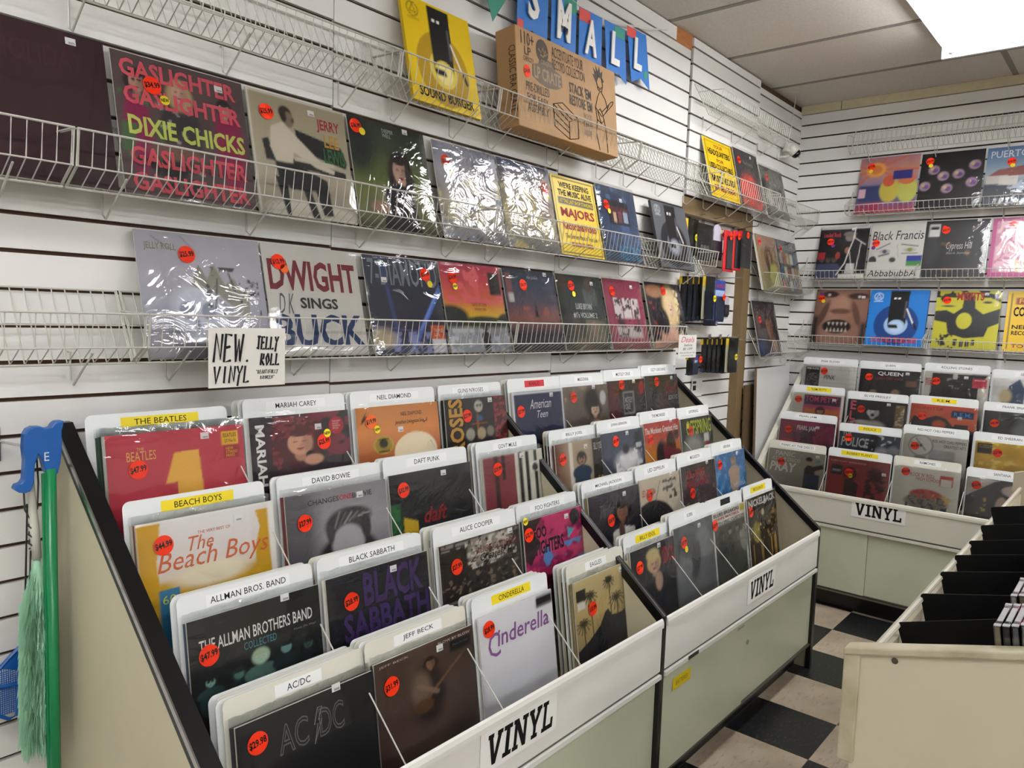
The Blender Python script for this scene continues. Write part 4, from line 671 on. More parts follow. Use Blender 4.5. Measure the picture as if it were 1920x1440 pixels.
A('y1', [('bg', '#ddb90c'), ('r', .06, .035, .94, .965, '#2a2410'), ('r', .075, .045, .925, .955, '#ddb90c')], [('YOUR', .34, .08, .66, .14, '#8c2420', TP), ('HEADQUARTERS', .12, .17, .88, .29, K_, dict(fat=.04)), ('FOR', .38, .32, .62, .38, '#8c2420', TP), ('USED-COLLECTABLE', .1, .41, .9, .51, K_, dict(fat=.03)), ('AND', .4, .54, .6, .58, '#8c2420'), ('IMPORTED RECORDS', .1, .62, .9, .74, K_, dict(fat=.03)), ('BUY SELL TRADE', .14, .78, .86, .88, '#8c2420', dict(fat=.03))], [], None)
A('y2', [('bg', '#3a383c'), ('n', .15, 5, 119), ('e', .5, .72, .35, .3, '#c43c34', .7), ('b', '#d8483c', .55, 6, 120, (.1, .45, .95, 1))], [('New Releases', .35, .17, .75, .24, '#a8a488')], [(.18, .2, '$25.99')], (.68, .1))
A('y3', [('gv', '#6c6a64', '#7c7c78', '#5a5a54'), ('n', .35, 7, 121), ('b', '#2c2c2c', .6, 8, 122), ('b', '#b4b4ae', .6, 6, 123, (.1, .3, 1, .8))], [], [(.25, .22, '$29.99')], None)
A('y4', [('gv', '#9c7c64', '#a08a68', '#8c8c5c'), ('n', .12, 5, 124), ('face', .5, .36, .13, '#b49478', '#6c5a44', .9), ('e', .68, .72, .24, .22, '#b8b86c', .3), ('e', .45, .5, .06, .2, '#4c4034', .5)], [('COVERS', .15, .03, .85, .1, '#a8483c')], [(.17, .14, '$27.99')], None)
A('y5', [('bg', '#4a5450'), ('n', .15, 4, 125)]+[('r', .08+.17*i, .25+.26*j, .21+.17*i, .44+.26*j, c) for (i, j, c) in ((0, 0, '#a8a49c'), (1, 0, '#a84c3c'), (2, 0, '#c9a84c'), (3, 0, '#d8d4cc'), (4, 0, '#3c5c8c'), (0, 1, '#4c6c9c'), (1, 1, '#d8d0b4'), (2, 1, '#8c3c34'), (3, 1, '#c0bcb4'), (4, 1, '#c4883c'), (0, 2, '#b8483c'), (1, 2, '#485c50'), (2, 2, '#d0ccc4'), (3, 2, '#44609c'), (4, 2, '#a83c3c'))], [('ULTIMATE COLLECTION', .1, .1, .9, .17, '#b8bcb4')], [(.22, .18, '$29.99')], None)
A('y6', [('gv', '#3a3438', '#44383a', '#2c3450'), ('n', .2, 6, 126), ('face', .62, .42, .18, '#a06e56', '#2a2224'), ('e', .75, .8, .1, .18, '#a0705c', .3), ('p', [(0, .75), (.3, .7), (.5, .95), (.5, 1), (0, 1)], '#28406c')], [], [(.22, .34, '$24.99')], None)
A('z1', [('gv', '#b07c88', '#c08c74', '#8c7c9c', '#4c5c8c', '#b03c50'), ('n', .12, 6, 127)]+[('l', .28, .22, .28+math.cos(a)*.8, .22+math.sin(a)*.8, .035, '#c86c58') for a in (-.9, -.4, .05, .4, 2.4, 2.9, 3.4)]+[('e', .28, .22, .17, .13, '#e0a04c', .2), ('e', .28, .22, .1, .08, '#c87c3c', .3), ('r', .02, .5, .45, .8, '#34406c', .05), ('e', .55, .6, .17, .22, '#c0b04c', .2), ('e', .52, .44, .1, .1, '#c4583c', .2), ('e', .85, .62, .17, .22, '#b8b85c', .2), ('e', .82, .42, .14, .1, '#c87048', .2), ('r', .58, .26, .9, .42, '#282c7c'), ('r', .02, .56, .14, .72, '#d8b4bc')], [('GOSSIP', .04, .8, .42, .95, '#a82c48', dict(fat=.04))], [(.19, .16, '$17.99'), (.19, .24, '', 'y')], None)
A('z2', [('bg', '#17161a')]+[q for x, y in ((.22, .3), (.38, .42), (.62, .4), (.86, .26), (.1, .58), (.46, .64), (.84, .56)) for q in (('e', x, y, .09, .08, '#a88c9c', .3), ('e', x+.02, y+.01, .05, .04, '#6c4c8c', .5), ('e', x-.03, y-.02, .03, .03, '#c8b47c', .5))], [('XXX', .78, .48, .9, .6, '#8c6cac')], [(.14, .14, '$36.99'), (.16, .22, '', 'y')], None)
A('z3', [('gv', '#5c7ca4', '#7c94ac', '#a8b4bc', '#3c4450', '#2c343c'), ('n', .08, 4, 128), ('p', [(.02, .5), (.2, .38), (.75, .32), (1, .42), (1, .5), (.4, .5), (.35, .55)], '#8c5048'), ('r', .02, .48, .35, .62, '#c4c0b8'), ('r', .22, .5, .5, .72, '#d4d0c8'), ('p', [(0, .62), (1, .72), (1, 1), (0, 1)], '#343c44'), ('b', '#b8c4d0', .62, 12, 129, (.3, .5, 1, 1))], [('PUERTO', .06, .06, .62, .18, '#dce0e4', dict(fat=.01))], [(.38, .26, '$16.99'), (.4, .33, '', 'y')], None)
A('z4', [('bg', '#1c1b20'), ('r', 0, 0, 1, .035, '#d4d2ca'), ('r', 0, .9, 1, 1, '#d4d2ca'), ('e', .62, .2, .09, .08, '#8c847c', .2), ('e', .62, .14, .13, .05, '#7c766e', .2), ('p', [(.5, .9), (.54, .4), (.62, .3), (.74, .42), (.82, .9)], '#131216'), ('e', .6, .45, .05, .06, '#9c6c54', .4), ('p', [(.6, .9), (.62, .7), (.78, .7), (.8, .9)], '#c4c0bc')]+[('fig', x, .52, 1.15, '#5c4c48', '#444c68', '#1c1a1c') for x in (.1, .24, .36)]+[('e', .42, .55, .05, .07, '#a03c34', .3), ('r', 0, .48, .16, .62, '#a82c38'), ('l', .72, 0, .7, .2, .02, W_), ('l', .7, .2, .95, .35, .012, W_), ('l', .72, .18, .64, .45, .02, W_), ('l', .64, .45, .76, .9, .012, W_), ('l', .64, .45, .58, .7, .02, W_), ('l', .58, .7, .44, .92, .02, W_), ('l', .86, .3, .82, .85, .012, W_)], [('Loaded Rock', .08, .1, .44, .19, '#c43c4c', dict(fat=.02))], [(.24, .28, '$25.99'), (.3, .36, '', 'p')], (.64, .07))
A('z5', [('bg', '#c9c7c0'), ('n', .04, 5, 130), ('l', .15, .48, .38, .38, .018, '#5c5a58'), ('e', .3, .52, .1, .035, '#a8a6a4', .3), ('e', .3, .52, .04, .035, '#54506c', .3), ('l', .2, .6, .38, .56, .03, '#6c6a68'), ('l', .6, .4, .9, .44, .018, '#5c5a58'), ('e', .76, .5, .11, .035, '#b0aea8', .3), ('e', .76, .5, .045, .035, '#8c9450', .3), ('l', .62, .56, .9, .56, .02, '#8a8886'), ('l', .52, .4, .56, .62, .01, '#a09e9a'), ('e', .46, .67, .06, .045, '#4a4846', .4), ('e', .09, .68, .075, .08, '#26262a', .1), ('r', .01, .7, .17, .78, '#c9c7c0'), ('r', .72, .6, .99, .7, '#2c3c8c'), ('r', .72, .7, .99, .78, '#4c8c48')], [('Black Francis', .04, .16, .98, .32, '#26242a', dict(shear=.15)), ('AbbabubbA', .03, .84, .92, .96, '#26242a', dict(shear=.15))], [(.12, .37, '$29.99'), (.08, .45, '', 'p')], None)
A('z6', [('bg', '#26272a'), ('n', .2, 4, 131), ('b', '#6c5034', .66, 6, 132, (.2, .1, .9, .95)), ('e', .1, .5, .15, .3, '#3a3c40', .7), ('r', .06, .06, .23, .28, '#d4d4d0'), ('r', .08, .1, .21, .15, K_)], [('Cypress Hill', .36, .38, .76, .54, '#c8c8c8', dict(shear=.1)), ('Black Sunday', .37, .55, .74, .6, '#a4a4a4', dict(shear=.3))], [(.33, .17, '$22.99'), (.3, .12, '', 'r', .01)], (.8, .04))
A('z7', [('bg', '#b84c88'), ('n', .1, 6, 133), ('r', .08, .06, 1, .9, '#dcb8c0'), ('b', '#c488a0', .55, 9, 134, (.08, .06, 1, .9)), ('b', '#e8d8b4', .6, 8, 135, (.4, .06, 1, .9))], [], [(.34, .12, '$30.99'), (.37, .2, '', 'r', .01)], None)
A('z8', [('gh', '#8c6654', '#b08874', '#a07864', '#906858'), ('n', .12, 6, 136), ('r', 0, .5, .1, 1, '#2c2626', .08), ('r', .9, .6, 1, 1, '#2c2626', .08), ('e', .27, .09, .16, .06, '#3c2c2c', .5), ('e', .8, .12, .2, .06, '#3c2c2c', .5), ('e', .25, .1, .03, .025, '#d0ccc4', .3), ('e', .82, .13, .03, .025, '#d0ccc4', .3), ('e', .5, .28, .16, .16, '#b8907c', .5), ('e', .5, .4, .2, .05, '#7c5848', .5), ('e', .18, .45, .06, .25, '#6c4c40', .5, 20), ('e', .8, .45, .06, .25, '#6c4c40', .5, -20), ('e', .46, .68, .27, .13, '#2a1c1c', .15)]+[('p', [(.28+.08*i, .6), (.34+.08*i, .6), (.31+.08*i, .67)], '#d8cfc0') for i in range(5)]+[('p', [(.26+.07*i, .78), (.29+.07*i, .7), (.32+.07*i, .78)], '#d0c7b8') for i in range(6)]+[('e', .48, .9, .25, .06, '#a07c6c', .5)], [], [(.11, .17, '$30.99'), (.1, .08, '', 'p'), (.15, .22, '', 'y')], (.86, .16))
A('z9', [('bg', '#c9c436'), ('b', '#26282c', .56, 7, 137, (0, 0, 1, .12)), ('p', [(.0, .36), (.18, .34), (.3, .4), (.42, .3), (.44, .1), (.6, .08), (.62, .3), (.75, .4), (1, .3), (1, .55), (.85, .62), (.8, .78), (.5, .82), (.24, .74), (.2, .56), (0, .52)], '#26282c'), ('e', .47, .52, .12, .14, '#c9c436', .06), ('p', [(.06, .14), (.12, .06), (.32, .04), (.1, .2)], '#26282c'), ('p', [(.7, .04), (.95, .06), (1, .2), (.8, .1)], '#26282c'), ('r', .34, .84, .4, .95, '#26282c'), ('r', .44, .86, .5, .97, '#26282c'), ('r', .53, .86, .59, .96, '#26282c'), ('r', .62, .84, .67, .94, '#26282c'), ('e', .8, .2, .07, .02, '#26282c', .2), ('b', '#26282c', .66, 12, 138, (0, .75, .35, 1)), ('b', '#26282c', .66, 12, 139, (.75, .7, 1, 1)), ('e', .2, .27, .1, .015, '#26282c', .2)], [('MISFITS', .32, .03, .74, .17, '#b03c34', dict(fat=.05))], [(.17, .17, '$30.99')], (.74, .08))
A('z10', [('bg', '#ddb514'), ('r', .06, .03, .97, .97, '#2a2410'), ('r', .075, .04, .955, .96, '#ddb514'), ('r', .14, .1, .9, .22, '#8c2420')], [('FOR YOUR', .2, .12, .84, .2, '#ddb514', TP), ('COLLECTION', .12, .26, .9, .42, K_, dict(fat=.04)), ('NEEDLES', .12, .56, .7, .63, K_, TP), ('RECORD CARE', .12, .66, .8, .73, K_, TP), ('TO MORE', .14, .88, .8, .94, '#8c2420', TP)], [], None)

# ================================================================ RECORDS ON THE RACKS
TILT = math.asin(.078/.312)
def rack_item(wall, tl, tr, z0, key, desc, group, N=44, top_off=.013, h=None, w=None, sleeve=SLEEVE, wav=.004, spin=0, bot=.088, cat='record', name='record', t=.0045, edge='#d8d4ca', stop=.012):
    """item leaning back in a rack: top corners seen at tl / tr (photo pixels), lower edge resting at height z0"""
    ax = 1 if wall == 'L' else 0; pl = -top_off if wall == 'L' else XF-top_off
    a, b = P(*tl, ax, pl), P(*tr, ax, pl); zt = (a[2]+b[2])/2
    if w is not None and tl[0] <= 0: a = b-np.array([w, 0, 0]); zt = b[2]
    if w is None: w = abs(b[0]-a[0]) if wall == 'L' else abs(b[1]-a[1])
    dz = zt-z0; h_ = math.hypot(dz, bot-top_off); tilt = math.atan2(bot-top_off, dz)
    T = np.array([a[0], -top_off, zt]) if wall == 'L' else np.array([XF-top_off, a[1], zt])
    return make_record(wall, T, w-.003, h_ if h is None else h, ART[key], desc, group, tilt, N, sleeve, top=stop, wav=wav, name=name, cat=cat, t=t, edge=edge)
G1, G2, G3, G4 = 'records on the upper slat wall rack', 'records on the lower slat wall rack', 'things on the top slat wall rack', 'records on the far wall racks'
rack_item('L', (0, 27), (193, 82), 1.713, 'w1', 'dark maroon record at the left edge of the upper rack', G1, 50, w=.315, sleeve=SLEEVE_FLAT)
rack_item('L', (203, 88), (452, 162), 1.713, 'w2', 'grey record with repeated pink lettering and a pale green band name', G1, 90, sleeve=SLEEVE_FLAT)
rack_item('L', (457, 163), (641.7, 213), 1.713, 'w3', 'beige record with a pianist and red, yellow and green name', G1, 90, sleeve=SLEEVE_FLAT)
rack_item('L', (647, 214), (792, 255), 1.713, 'w4', 'green record with a long-haired figure in dark clothes', G1, 70)
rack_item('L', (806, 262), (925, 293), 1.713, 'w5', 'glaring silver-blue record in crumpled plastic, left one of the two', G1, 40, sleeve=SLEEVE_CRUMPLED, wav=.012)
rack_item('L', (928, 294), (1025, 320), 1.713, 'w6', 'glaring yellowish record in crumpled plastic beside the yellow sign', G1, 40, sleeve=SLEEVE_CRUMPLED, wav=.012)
rack_item('L', (1029, 325), (1110, 347), 1.713, 'w7', 'yellow printed sign about keeping the music alive', G1, 70, sleeve=None, cat='sign', name='shop_sign', t=.003)
rack_item('L', (1113, 343), (1185, 363), 1.713, 'w8', 'dark blue record with a small window scene, right of the yellow sign', G1, 50)
rack_item('L', (1214.5, 376), (1279, 392.6), 1.713, 'w9', 'grey turntable box with a black disc picture, next to the accessories', G1, 50, sleeve=None, cat='box', name='turntable_box', t=.012, edge='#3a3c40', top_off=.027, bot=.1)
rack_item('L', (247, 425), (483, 458), 1.356, 'x1', 'silver grey record with a skull and crown, above the handwritten sign', G2, 90, stop=.02)
rack_item('L', (485, 455), (664, 475), 1.356, 'x2', 'cream record with huge maroon and navy block letters', G2, 60, stop=.02, sleeve=SLEEVE_FLAT)
rack_item('L', (676, 478), (815, 490), 1.356, 'x3', 'dark blue concert record with blue light beams', G2, 70)
rack_item('L', (819, 490), (933, 502), 1.356, 'x4', 'sunset record with a figure walking on a pale road', G2, 60, stop=.018)
rack_item('L', (938, 502), (1035, 513), 1.356, 'x5', 'dusky blue record with a red glow on the horizon', G2, 44)
rack_item('L', (1038, 513), (1122, 521), 1.356, 'x6', 'dark olive record with a collage and white title', G2, 44)
rack_item('L', (1126, 522), (1197, 528), 1.356, 'x7', 'dusty pink record with white photo panels', G2, 44)
rack_item('L', (1204, 528.5), (1270, 535), 1.356, 'x8', 'black record with a blonde figure at the end of the rack', G2, 50, t=.007)
o = rack_item('L', (743, -12), (878, 45), 2.09, 'w10', 'yellow turntable box standing in the top rack', G3, 70, sleeve=None, cat='box', name='turntable_box', t=.012, edge='#c4a408', w=.29)
rack_item('L', (1314, 257), (1369, 274), 2.09, 'y1', 'yellow headquarters sign in the top rack over the recess', G3, 44, sleeve=None, cat='sign', name='shop_sign', t=.003)
rack_item('L', (1371, 277), (1416, 293), 2.09, 'y2', 'dark grey record with a red glow right of the headquarters sign', G3, 36)
rack_item('L', (1420, 308), (1463, 326), 2.08, 'y3', 'mottled grey record, last one in the top rack before the corner', G3, 36)
rack_item('L', (1410, 439), (1449, 447), 1.668, 'y4', 'faded tan and green record right of the brown post', 'records between the brown post and the corner', 36, t=.012)
rack_item('L', (1450, 448), (1489, 457), 1.668, 'y5', 'grey-green record with many tiny cover pictures', 'records between the brown post and the corner', 36)
rack_item('L', (1407, 564), (1449, 567), 1.295, 'y6', 'dark brown and blue record leaning low beside the corner', 'records between the brown post and the corner', 36)
MB().box(4.17, -.125, 1.283, 4.19, -.12, 1.5).obj('x', WHITE) if 0 else None
rack_item('F', (1617, 299), (1729, 289), 2.136, 'z1', 'colourful record with a sun and two birds, far wall top row', G4, 60)
rack_item('F', (1731, 289), (1851, 280), 2.136, 'z2', 'black record with scattered purple blobs, far wall top row', G4, 60)
rack_item('F', (1854, 278), (1984, 268), 2.136, 'z3', 'blue-grey record with a roof and sky, far wall top row', G4, 60)
rack_item('F', (1541, 429), (1634, 423.5), 1.76, 'z4', 'black record with white lightning bolts, far wall middle row', G4, 60, sleeve=SLEEVE_FLAT)
rack_item('F', (1637, 419), (1740, 413), 1.76, 'z5', 'white record with two drawn eyes and script lettering', G4, 60, sleeve=SLEEVE_FLAT)
rack_item('F', (1739, 416), (1860, 410), 1.762, 'z6', 'black record with white gothic name, far wall middle row', G4, 50)
rack_item('F', (1864, 410), (1985, 405), 1.762, 'z7', 'pink record at the right edge of the photo', G4, 50)
rack_item('F', (1533.5, 543.5), (1634, 543.5), 1.375, 'z8', 'record with a snarling face close-up, far wall lower row', G4, 64, sleeve=SLEEVE_FLAT)
rack_item('F', (1636, 545.5), (1746.6, 545.5), 1.375, 'z11' if 0 else 'w11', 'bright blue turntable box with a disc picture on the far wall', G4, 64, sleeve=None, cat='box', name='turntable_box', t=.02, edge='#1658a0', top_off=.032, bot=.105)
rack_item('F', (1759, 545.5), (1882, 545.5), 1.38, 'z9', 'yellow and black record with blotched pattern and red title', G4, 72, sleeve=SLEEVE_FLAT)
rack_item('F', (1892, 547), (2010, 547), 1.38, 'z10', 'yellow needle sign at the right edge of the photo', G4, 44, sleeve=None, cat='sign', name='shop_sign', t=.003)

# ================================================================ POCKETS OF THE BINS
CH = .3585
def card_mesh(w, h, m, r=.014):
    def arc(cx, cy, a0): return [(cx+r*math.cos(a0+math.pi/2*i/4), cy+r*math.sin(a0+math.pi/2*i/4)) for i in range(5)]
    pts = [(0, 0), (w, 0)]+arc(w-r, h-r, 0)+arc(r, h-r, math.pi/2)
    return MB().prism(pts, 0, .0011).mesh('divider_card', m)
CARDM = [card_mesh(.322, .3585, CARD), card_mesh(.322, .3585, CARD2)]
STRIP = {'w': ink('#e9ebea'), 'y': mat('yellow_strip', '#e6cf1c', .5), 'r': mat('red_strip', '#c8303a', .5), 'k': ink('#1c1a1c')}
EDGES = [MB().box(0, 0, 0, .313, .312, .0042).mesh('jacket_edge', mat('jk'+c[1:], c, .45)) for c in ('#23242a', '#b9b4a6', '#6c3434', '#34465c', '#8c7c54', '#d4d0c8', '#2c4434', '#181818')]
FR_M = {}
def fringe(seed):
    """crumpled upper rim of a plastic sleeve sticking out above a jacket"""
    k = seed % 5
    if k in FR_M: return FR_M[k]
    rs = np.random.RandomState(k+50); n = 26; mb = MB(); vs = []
    for j, (y, a) in enumerate(((0, 0), (.008, .002), (.017, .0035))):
        for i in range(n): vs.append((-.003+.321*i/(n-1), y+(rs.rand()*.003 if j == 2 else 0), a*(rs.rand()-.3)))
    fs = [(j*n+i, j*n+i+1, (j+1)*n+i+1, (j+1)*n+i) for j in range(2) for i in range(n-1)]
    mb.add(vs, fs); FR_M[k] = mb.mesh('sleeve_fringe', FRINGE, smooth=True); return FR_M[k]
PT = math.radians(8.5)
def put(mesh, name, wall, org, tilt=PT): 
    o = link(name, mesh); o.matrix_local = frame(wall, org, tilt); return o
PRICE_AT = {'b11': (0.20, 0.25), 'b21': (0.17, 0.16), 'b31': (0.13, 0.23), 'b41': (0.13, 0.13), 'b12': (0.71, 0.25), 'b22': (0.16, 0.22), 'b32': (0.21, 0.20), 'b42': (0.14, 0.18), 'b13': (0.16, 0.13), 'b23': (0.15, 0.14), 'b33': (0.18, 0.20), 'b43': (0.12, 0.11), 'b14': (0.33, 0.18), 'b24': (0.22, 0.13), 'b34': (0.07, 0.13), 'b44': (0.28, 0.29), 'b51': (0.14, 0.22), 'b52': (0.19, 0.13), 'b53': (0.36, 0.06), 'b54': (0.34, 0.09), 'b61': (0.13, 0.17), 'b62': (0.32, 0.11), 'b63': (0.15, 0.21), 'b64': (0.28, 0.18), 'b71': (0.39, 0.30), 'b72': (0.21, 0.19), 'b73': (0.26, 0.35), 'b74': (0.13, 0.13), 'b81': (0.16, 0.18), 'b82': (0.22, 0.18), 'b83': (0.06, 0.14), 'b84': (0.09, 0.17), 'f11': (0.40, 0.11), 'f12': (0.16, 0.15), 'f13': (0.19, 0.17), 'f21': (0.11, 0.13), 'f22': (0.24, 0.17), 'f23': (0.19, 0.21), 'f24': (0.17, 0.20), 'f31': (0.17, 0.18), 'f32': (0.16, 0.10), 'f33': (0.19, 0.20), 'f34': (0.33, 0.16), 'f41': (0.24, 0.22), 'f42': (0.36, 0.24), 'f43': (0.17, 0.09), 'f44': (0.14, 0.12)}
VS = {'b11': 1, 'b44': .72, 'b32': .68, 'b13': .68, 'b12': .62, 'b21': .56, 'b43': .52, 'b33': .58, 'b41': 1}
def foreshort(key):
    """cover data were read off the steeply seen covers: compress their vertical coordinate"""
    a = ART[key]; f = VS.get(key, .6)
    if f == 1: d = dict(a)
    else:
        ops = []
        for op in a['P']:
            op = list(op)
            if op[0] == 'r' and op[4] >= .88: op[4] = 3
            if op[0] == 'p': op[1] = [(x, 3 if y >= .93 else y) for x, y in op[1]]
            if op[0] == 'b' and len(op) > 5 and op[5][3] >= .95: op[5] = (*op[5][:3], 3)
            ops.append(tuple(op))
        d = dict(a, P=[('vs', f)]+ops, T=[(t[0], t[1], t[2]*f, t[3], t[4]*f, *t[5:]) for t in a['T']], S=[(x[0], x[1]*f, *x[2:]) for x in a['S']])
        if 'B' in a: d['B'] = (a['B'][0], a['B'][1]*f)
    if key in PRICE_AT and d['S']:
        x0, y0 = d['S'][0][0], d['S'][0][1]; x1, y1 = PRICE_AT[key]
        d['S'] = [(x[0]+x1-x0, x[1]+y1-y0, *x[2:]) for x in d['S'][:1]]+[(x[0]+(x1-x0), x[1]+(y1-y0), *x[2:]) for x in d['S'][1:]]
    return d
NTH = ['first', 'second', 'third', 'fourth', 'fifth', 'sixth', 'seventh', 'eighth', 'ninth', 'tenth', 'eleventh', 'twelfth']
def pocket(wall, row, tl, tr, key, short, tagtxt, tagc='w', gap=1, back=3, cards=2, N=50, extra='y', dx=0.0, wav=.004, sleeve=SLEEVE):
    Dt = {1: .118, 2: .268, 3: .442, 4: .60}[row]; ax = 1 if wall == 'L' else 0
    pl = -Dt if wall == 'L' else XF-Dt
    a, b = P(*tl, ax, pl), P(*tr, ax, pl); w = abs(b[0]-a[0]) if wall == 'L' else abs(b[1]-a[1]); w = min(max(w, .29), .318)-.002
    zt = (a[2]+b[2])/2; h = .312; T = a.copy(); T[2] = zt
    make_record(wall, T, w, h, foreshort(key), short, 'front records of the bin pockets', PT, N, sleeve, wav=wav, top=.011)
    fr = frame(wall, (0, 0, 0), PT); Y = np.array([fr[i][1] for i in range(3)]); X = np.array([fr[i][0] for i in range(3)]); Zn = np.array([fr[i][2] for i in range(3)])
    O = T-Y*h; s = max(w, .285)/.315; dep = 0
    def behind(off): return O-Zn*off
    grp = 'records filed behind the '+short
    sc = Matrix.Diagonal((s, 1, 1, 1)); rec = [0]
    def rec_at(off):
        k = random.randrange(len(EDGES)); o = link('record', EDGES[k]); jig = random.uniform(-.003, .003)
        o.matrix_local = frame(wall, behind(off)+X*(jig-.002)-Y*random.uniform(0, .004), PT) @ sc
        tag(o, 'record filed %s behind the %s' % (NTH[rec[0]], short), 'record', grp); rec[0] += 1
        f = link('sleeve_rim', fringe(random.randrange(5)), o); f.location = (0, .3115, .003)
    off = .0065
    for i in range(gap-1): rec_at(off); off += .0068
    ci = random.randrange(2)
    col = {'w': 'white', 'y': 'yellow', 'r': 'red', 'k': 'black'}[tagc]
    c = link('divider_card', CARDM[0 if tagc != 'w' or row < 4 else ci]); c.matrix_local = frame(wall, behind(off)+X*(-.008+dx), PT) @ sc
    tag(c, '%s tagged divider card behind the %s' % (col, short), 'divider card', 'divider cards in the bins')
    lw = min(.2, .0115*len(tagtxt)+.05) if tagtxt else .1; hh = .023
    if tagc == 'k': lw = .09
    ls = MB().box(-lw/2, -hh/2, 0, lw/2, hh/2, .0004).obj('name_strip', STRIP[tagc], c); ls.location = (.161, .3585-.021, .0012)
    tw = min(lw-.02, .0108*len(tagtxt))
    if tagtxt and tagc != 'k': letter_obj('lettering', tagtxt, -tw/2, -.0065, tw/2, .0065, '#121214', ls, z=.0006, fat=.003)
    off += .0035; nc = 0
    for i in range(back):
        rec_at(off+.001); off += .0066
        if nc < cards and (i % 2 == 0 or back < 3):
            c2 = link('divider_card', CARDM[(i+nc) % 2]); c2.matrix_local = frame(wall, behind(off)+X*(-.012+random.uniform(-.006, .006)+dx), PT) @ sc
            tag(c2, '%s plain divider card behind the %s' % (NTH[nc], short), 'divider card', 'divider cards behind the '+short)
            ec = extra if nc == 0 else 'w'
            e = MB().box(-.06, -.009, 0, .06, .009, .0004).obj('name_strip', STRIP[ec], c2); e.location = (.161, .3585-.019, .0012)
            off += .002; nc += 1
# bin 1
pk = pocket
pk('L', 1, (194, 819.6), (453.6, 793.5), 'b11', 'red record with a large yellow numeral', 'THE BEATLES', 'y', gap=6, back=0, cards=0, N=100, dx=-.012)
pk('L', 1, (463.7, 785.6), (651, 767), 'b12', 'dark record with a curly-haired singer and sideways name', 'MARIAH CAREY', 'w', 1, 5, 3, 90)
pk('L', 1, (664, 766), (818.7, 752.6), 'b13', 'orange sunset record with a pale round sun', 'NEIL DIAMOND', 'w', 1, 5, 2, 80, extra='w')
pk('L', 1, (830.6, 752.6), (943, 739), 'b14', 'black record with tan sideways letters and small skulls', "GUNS N'ROSES", 'w', 2, 4, 1, 64, extra='w')
pk('L', 2, (251, 984), (510.4, 939), 'b21', 'yellow and white record with orange script name', 'BEACH BOYS', 'y', 3, 2, 0, 100, dx=-.004)
pk('L', 2, (531, 936), (721, 895), 'b22', 'grey portrait record with swept-back hair', 'DAVID BOWIE', 'w', 2, 4, 2, 84, extra='w')
pk('L', 2, (726, 893.7), (879.4, 864.7), 'b23', 'black record with red script and a green sleeve shape', 'DAFT PUNK', 'w', 1, 5, 2, 70, extra='w')
pk('L', 2, (901.7, 864), (1004.4, 837.8), 'b24', 'maroon and cream record with black vertical bars', 'GOVT MULE', 'w', 2, 5, 2, 56)
pk('L', 3, (347, 1171.7), (595.5, 1091.6), 'b31', 'black record with white brothers band title and five musicians', 'ALLMAN BROS. BAND', 'w', 2, 4, 2, 110, extra='w')
pk('L', 3, (607.7, 1090), (798.7, 1030.5), 'b32', 'black record with big purple letters', 'BLACK SABBATH', 'w', 2, 5, 2, 60, extra='w')
pk('L', 3, (820, 1021), (975, 985), 'b33', 'brown sepia group photo record with hits title', 'ALICE COOPER', 'w', 1, 6, 3, 90)
pk('L', 3, (978, 981), (1082, 947.5), 'b34', 'magenta and blue splashed record with black name', 'FOO FIGHTERS', 'w', 2, 5, 2, 70, extra='r')
pk('L', 4, (438, 1362), (696, 1259.6), 'b41', 'plain black record with outlined grey letters', 'AC/DC', 'w', 3, 5, 3, 60, extra='w', sleeve=SLEEVE_FLAT)
pk('L', 4, (698, 1247.4), (882.7, 1171), 'b42', 'brown record with a guitar player', 'JEFF BECK', 'w', 2, 6, 3, 100, sleeve=SLEEVE_FLAT)
pk('L', 4, (893, 1159), (1030, 1105), 'b43', 'white record with purple curly lettering', 'CINDERELLA', 'y', 1, 5, 3, 50, sleeve=SLEEVE_FLAT)
pk('L', 4, (1072, 1101), (1170, 1047), 'b44', 'tan record with palm tree silhouettes', 'EAGLES', 'w', 2, 6, 3, 90)
# bin 2
pk('L', 1, (957, 736.4), (1053, 728), 'b51', 'navy record with white handwriting and white border', 'KHALID', 'r', 1, 4, 2, 50, extra='w')
pk('L', 1, (1054.5, 728), (1137.8, 718.3), 'b52', 'sepia portrait record with dark curls', 'MADONNA', 'w', 1, 3, 1, 54, extra='w')
pk('L', 1, (1136, 717), (1203, 708.6), 'b53', 'dark record with a grey square badge and red panels', 'MOTLEY CRUE', 'w', 1, 3, 1, 44, extra='r')
pk('L', 1, (1206, 708), (1262.8, 699), 'b54', 'charcoal record with dim red name ending the top row', 'OZZY OSBOURNE', 'w', 1, 3, 1, 44, extra='w')
pk('L', 2, (1037.8, 835), (1121, 819.7), 'b61', 'beige record with a seated figure and dark side band', 'BILLY JOEL', 'w', 2, 4, 2, 60, extra='w')
pk('L', 2, (1124, 817), (1203, 798.9), 'b62', 'grey-blue record with a white cloud', 'JOHN LENNON', 'w', 1, 4, 2, 50, extra='w')
pk('L', 2, (1204.4, 796), (1265, 785), 'b63', 'red and orange record with white title and dark heads', 'THE MONKEES', 'w', 1, 3, 1, 50, extra='w')
pk('L', 2, (1273.9, 789), (1332, 775), 'b64', 'black and grey record with yellow-green lettering', 'OFFSPRING', 'w', 1, 3, 2, 44)
pk('L', 3, (1100, 932), (1194.7, 908.6), 'b71', 'dark record with a reclining figure in a white suit', 'MICHAEL JACKSON', 'w', 2, 4, 2, 60, extra='w')
pk('L', 3, (1196, 904.4), (1266, 880.8), 'b72', 'cream drawing record with a large dark curve', 'LED ZEPPELIN', 'w', 1, 4, 2, 60)
pk('L', 3, (1274, 879), (1335, 858), 'b73', 'grey-brown record with dripping red lettering', 'MEGADETH', 'w', 1, 4, 2, 44)
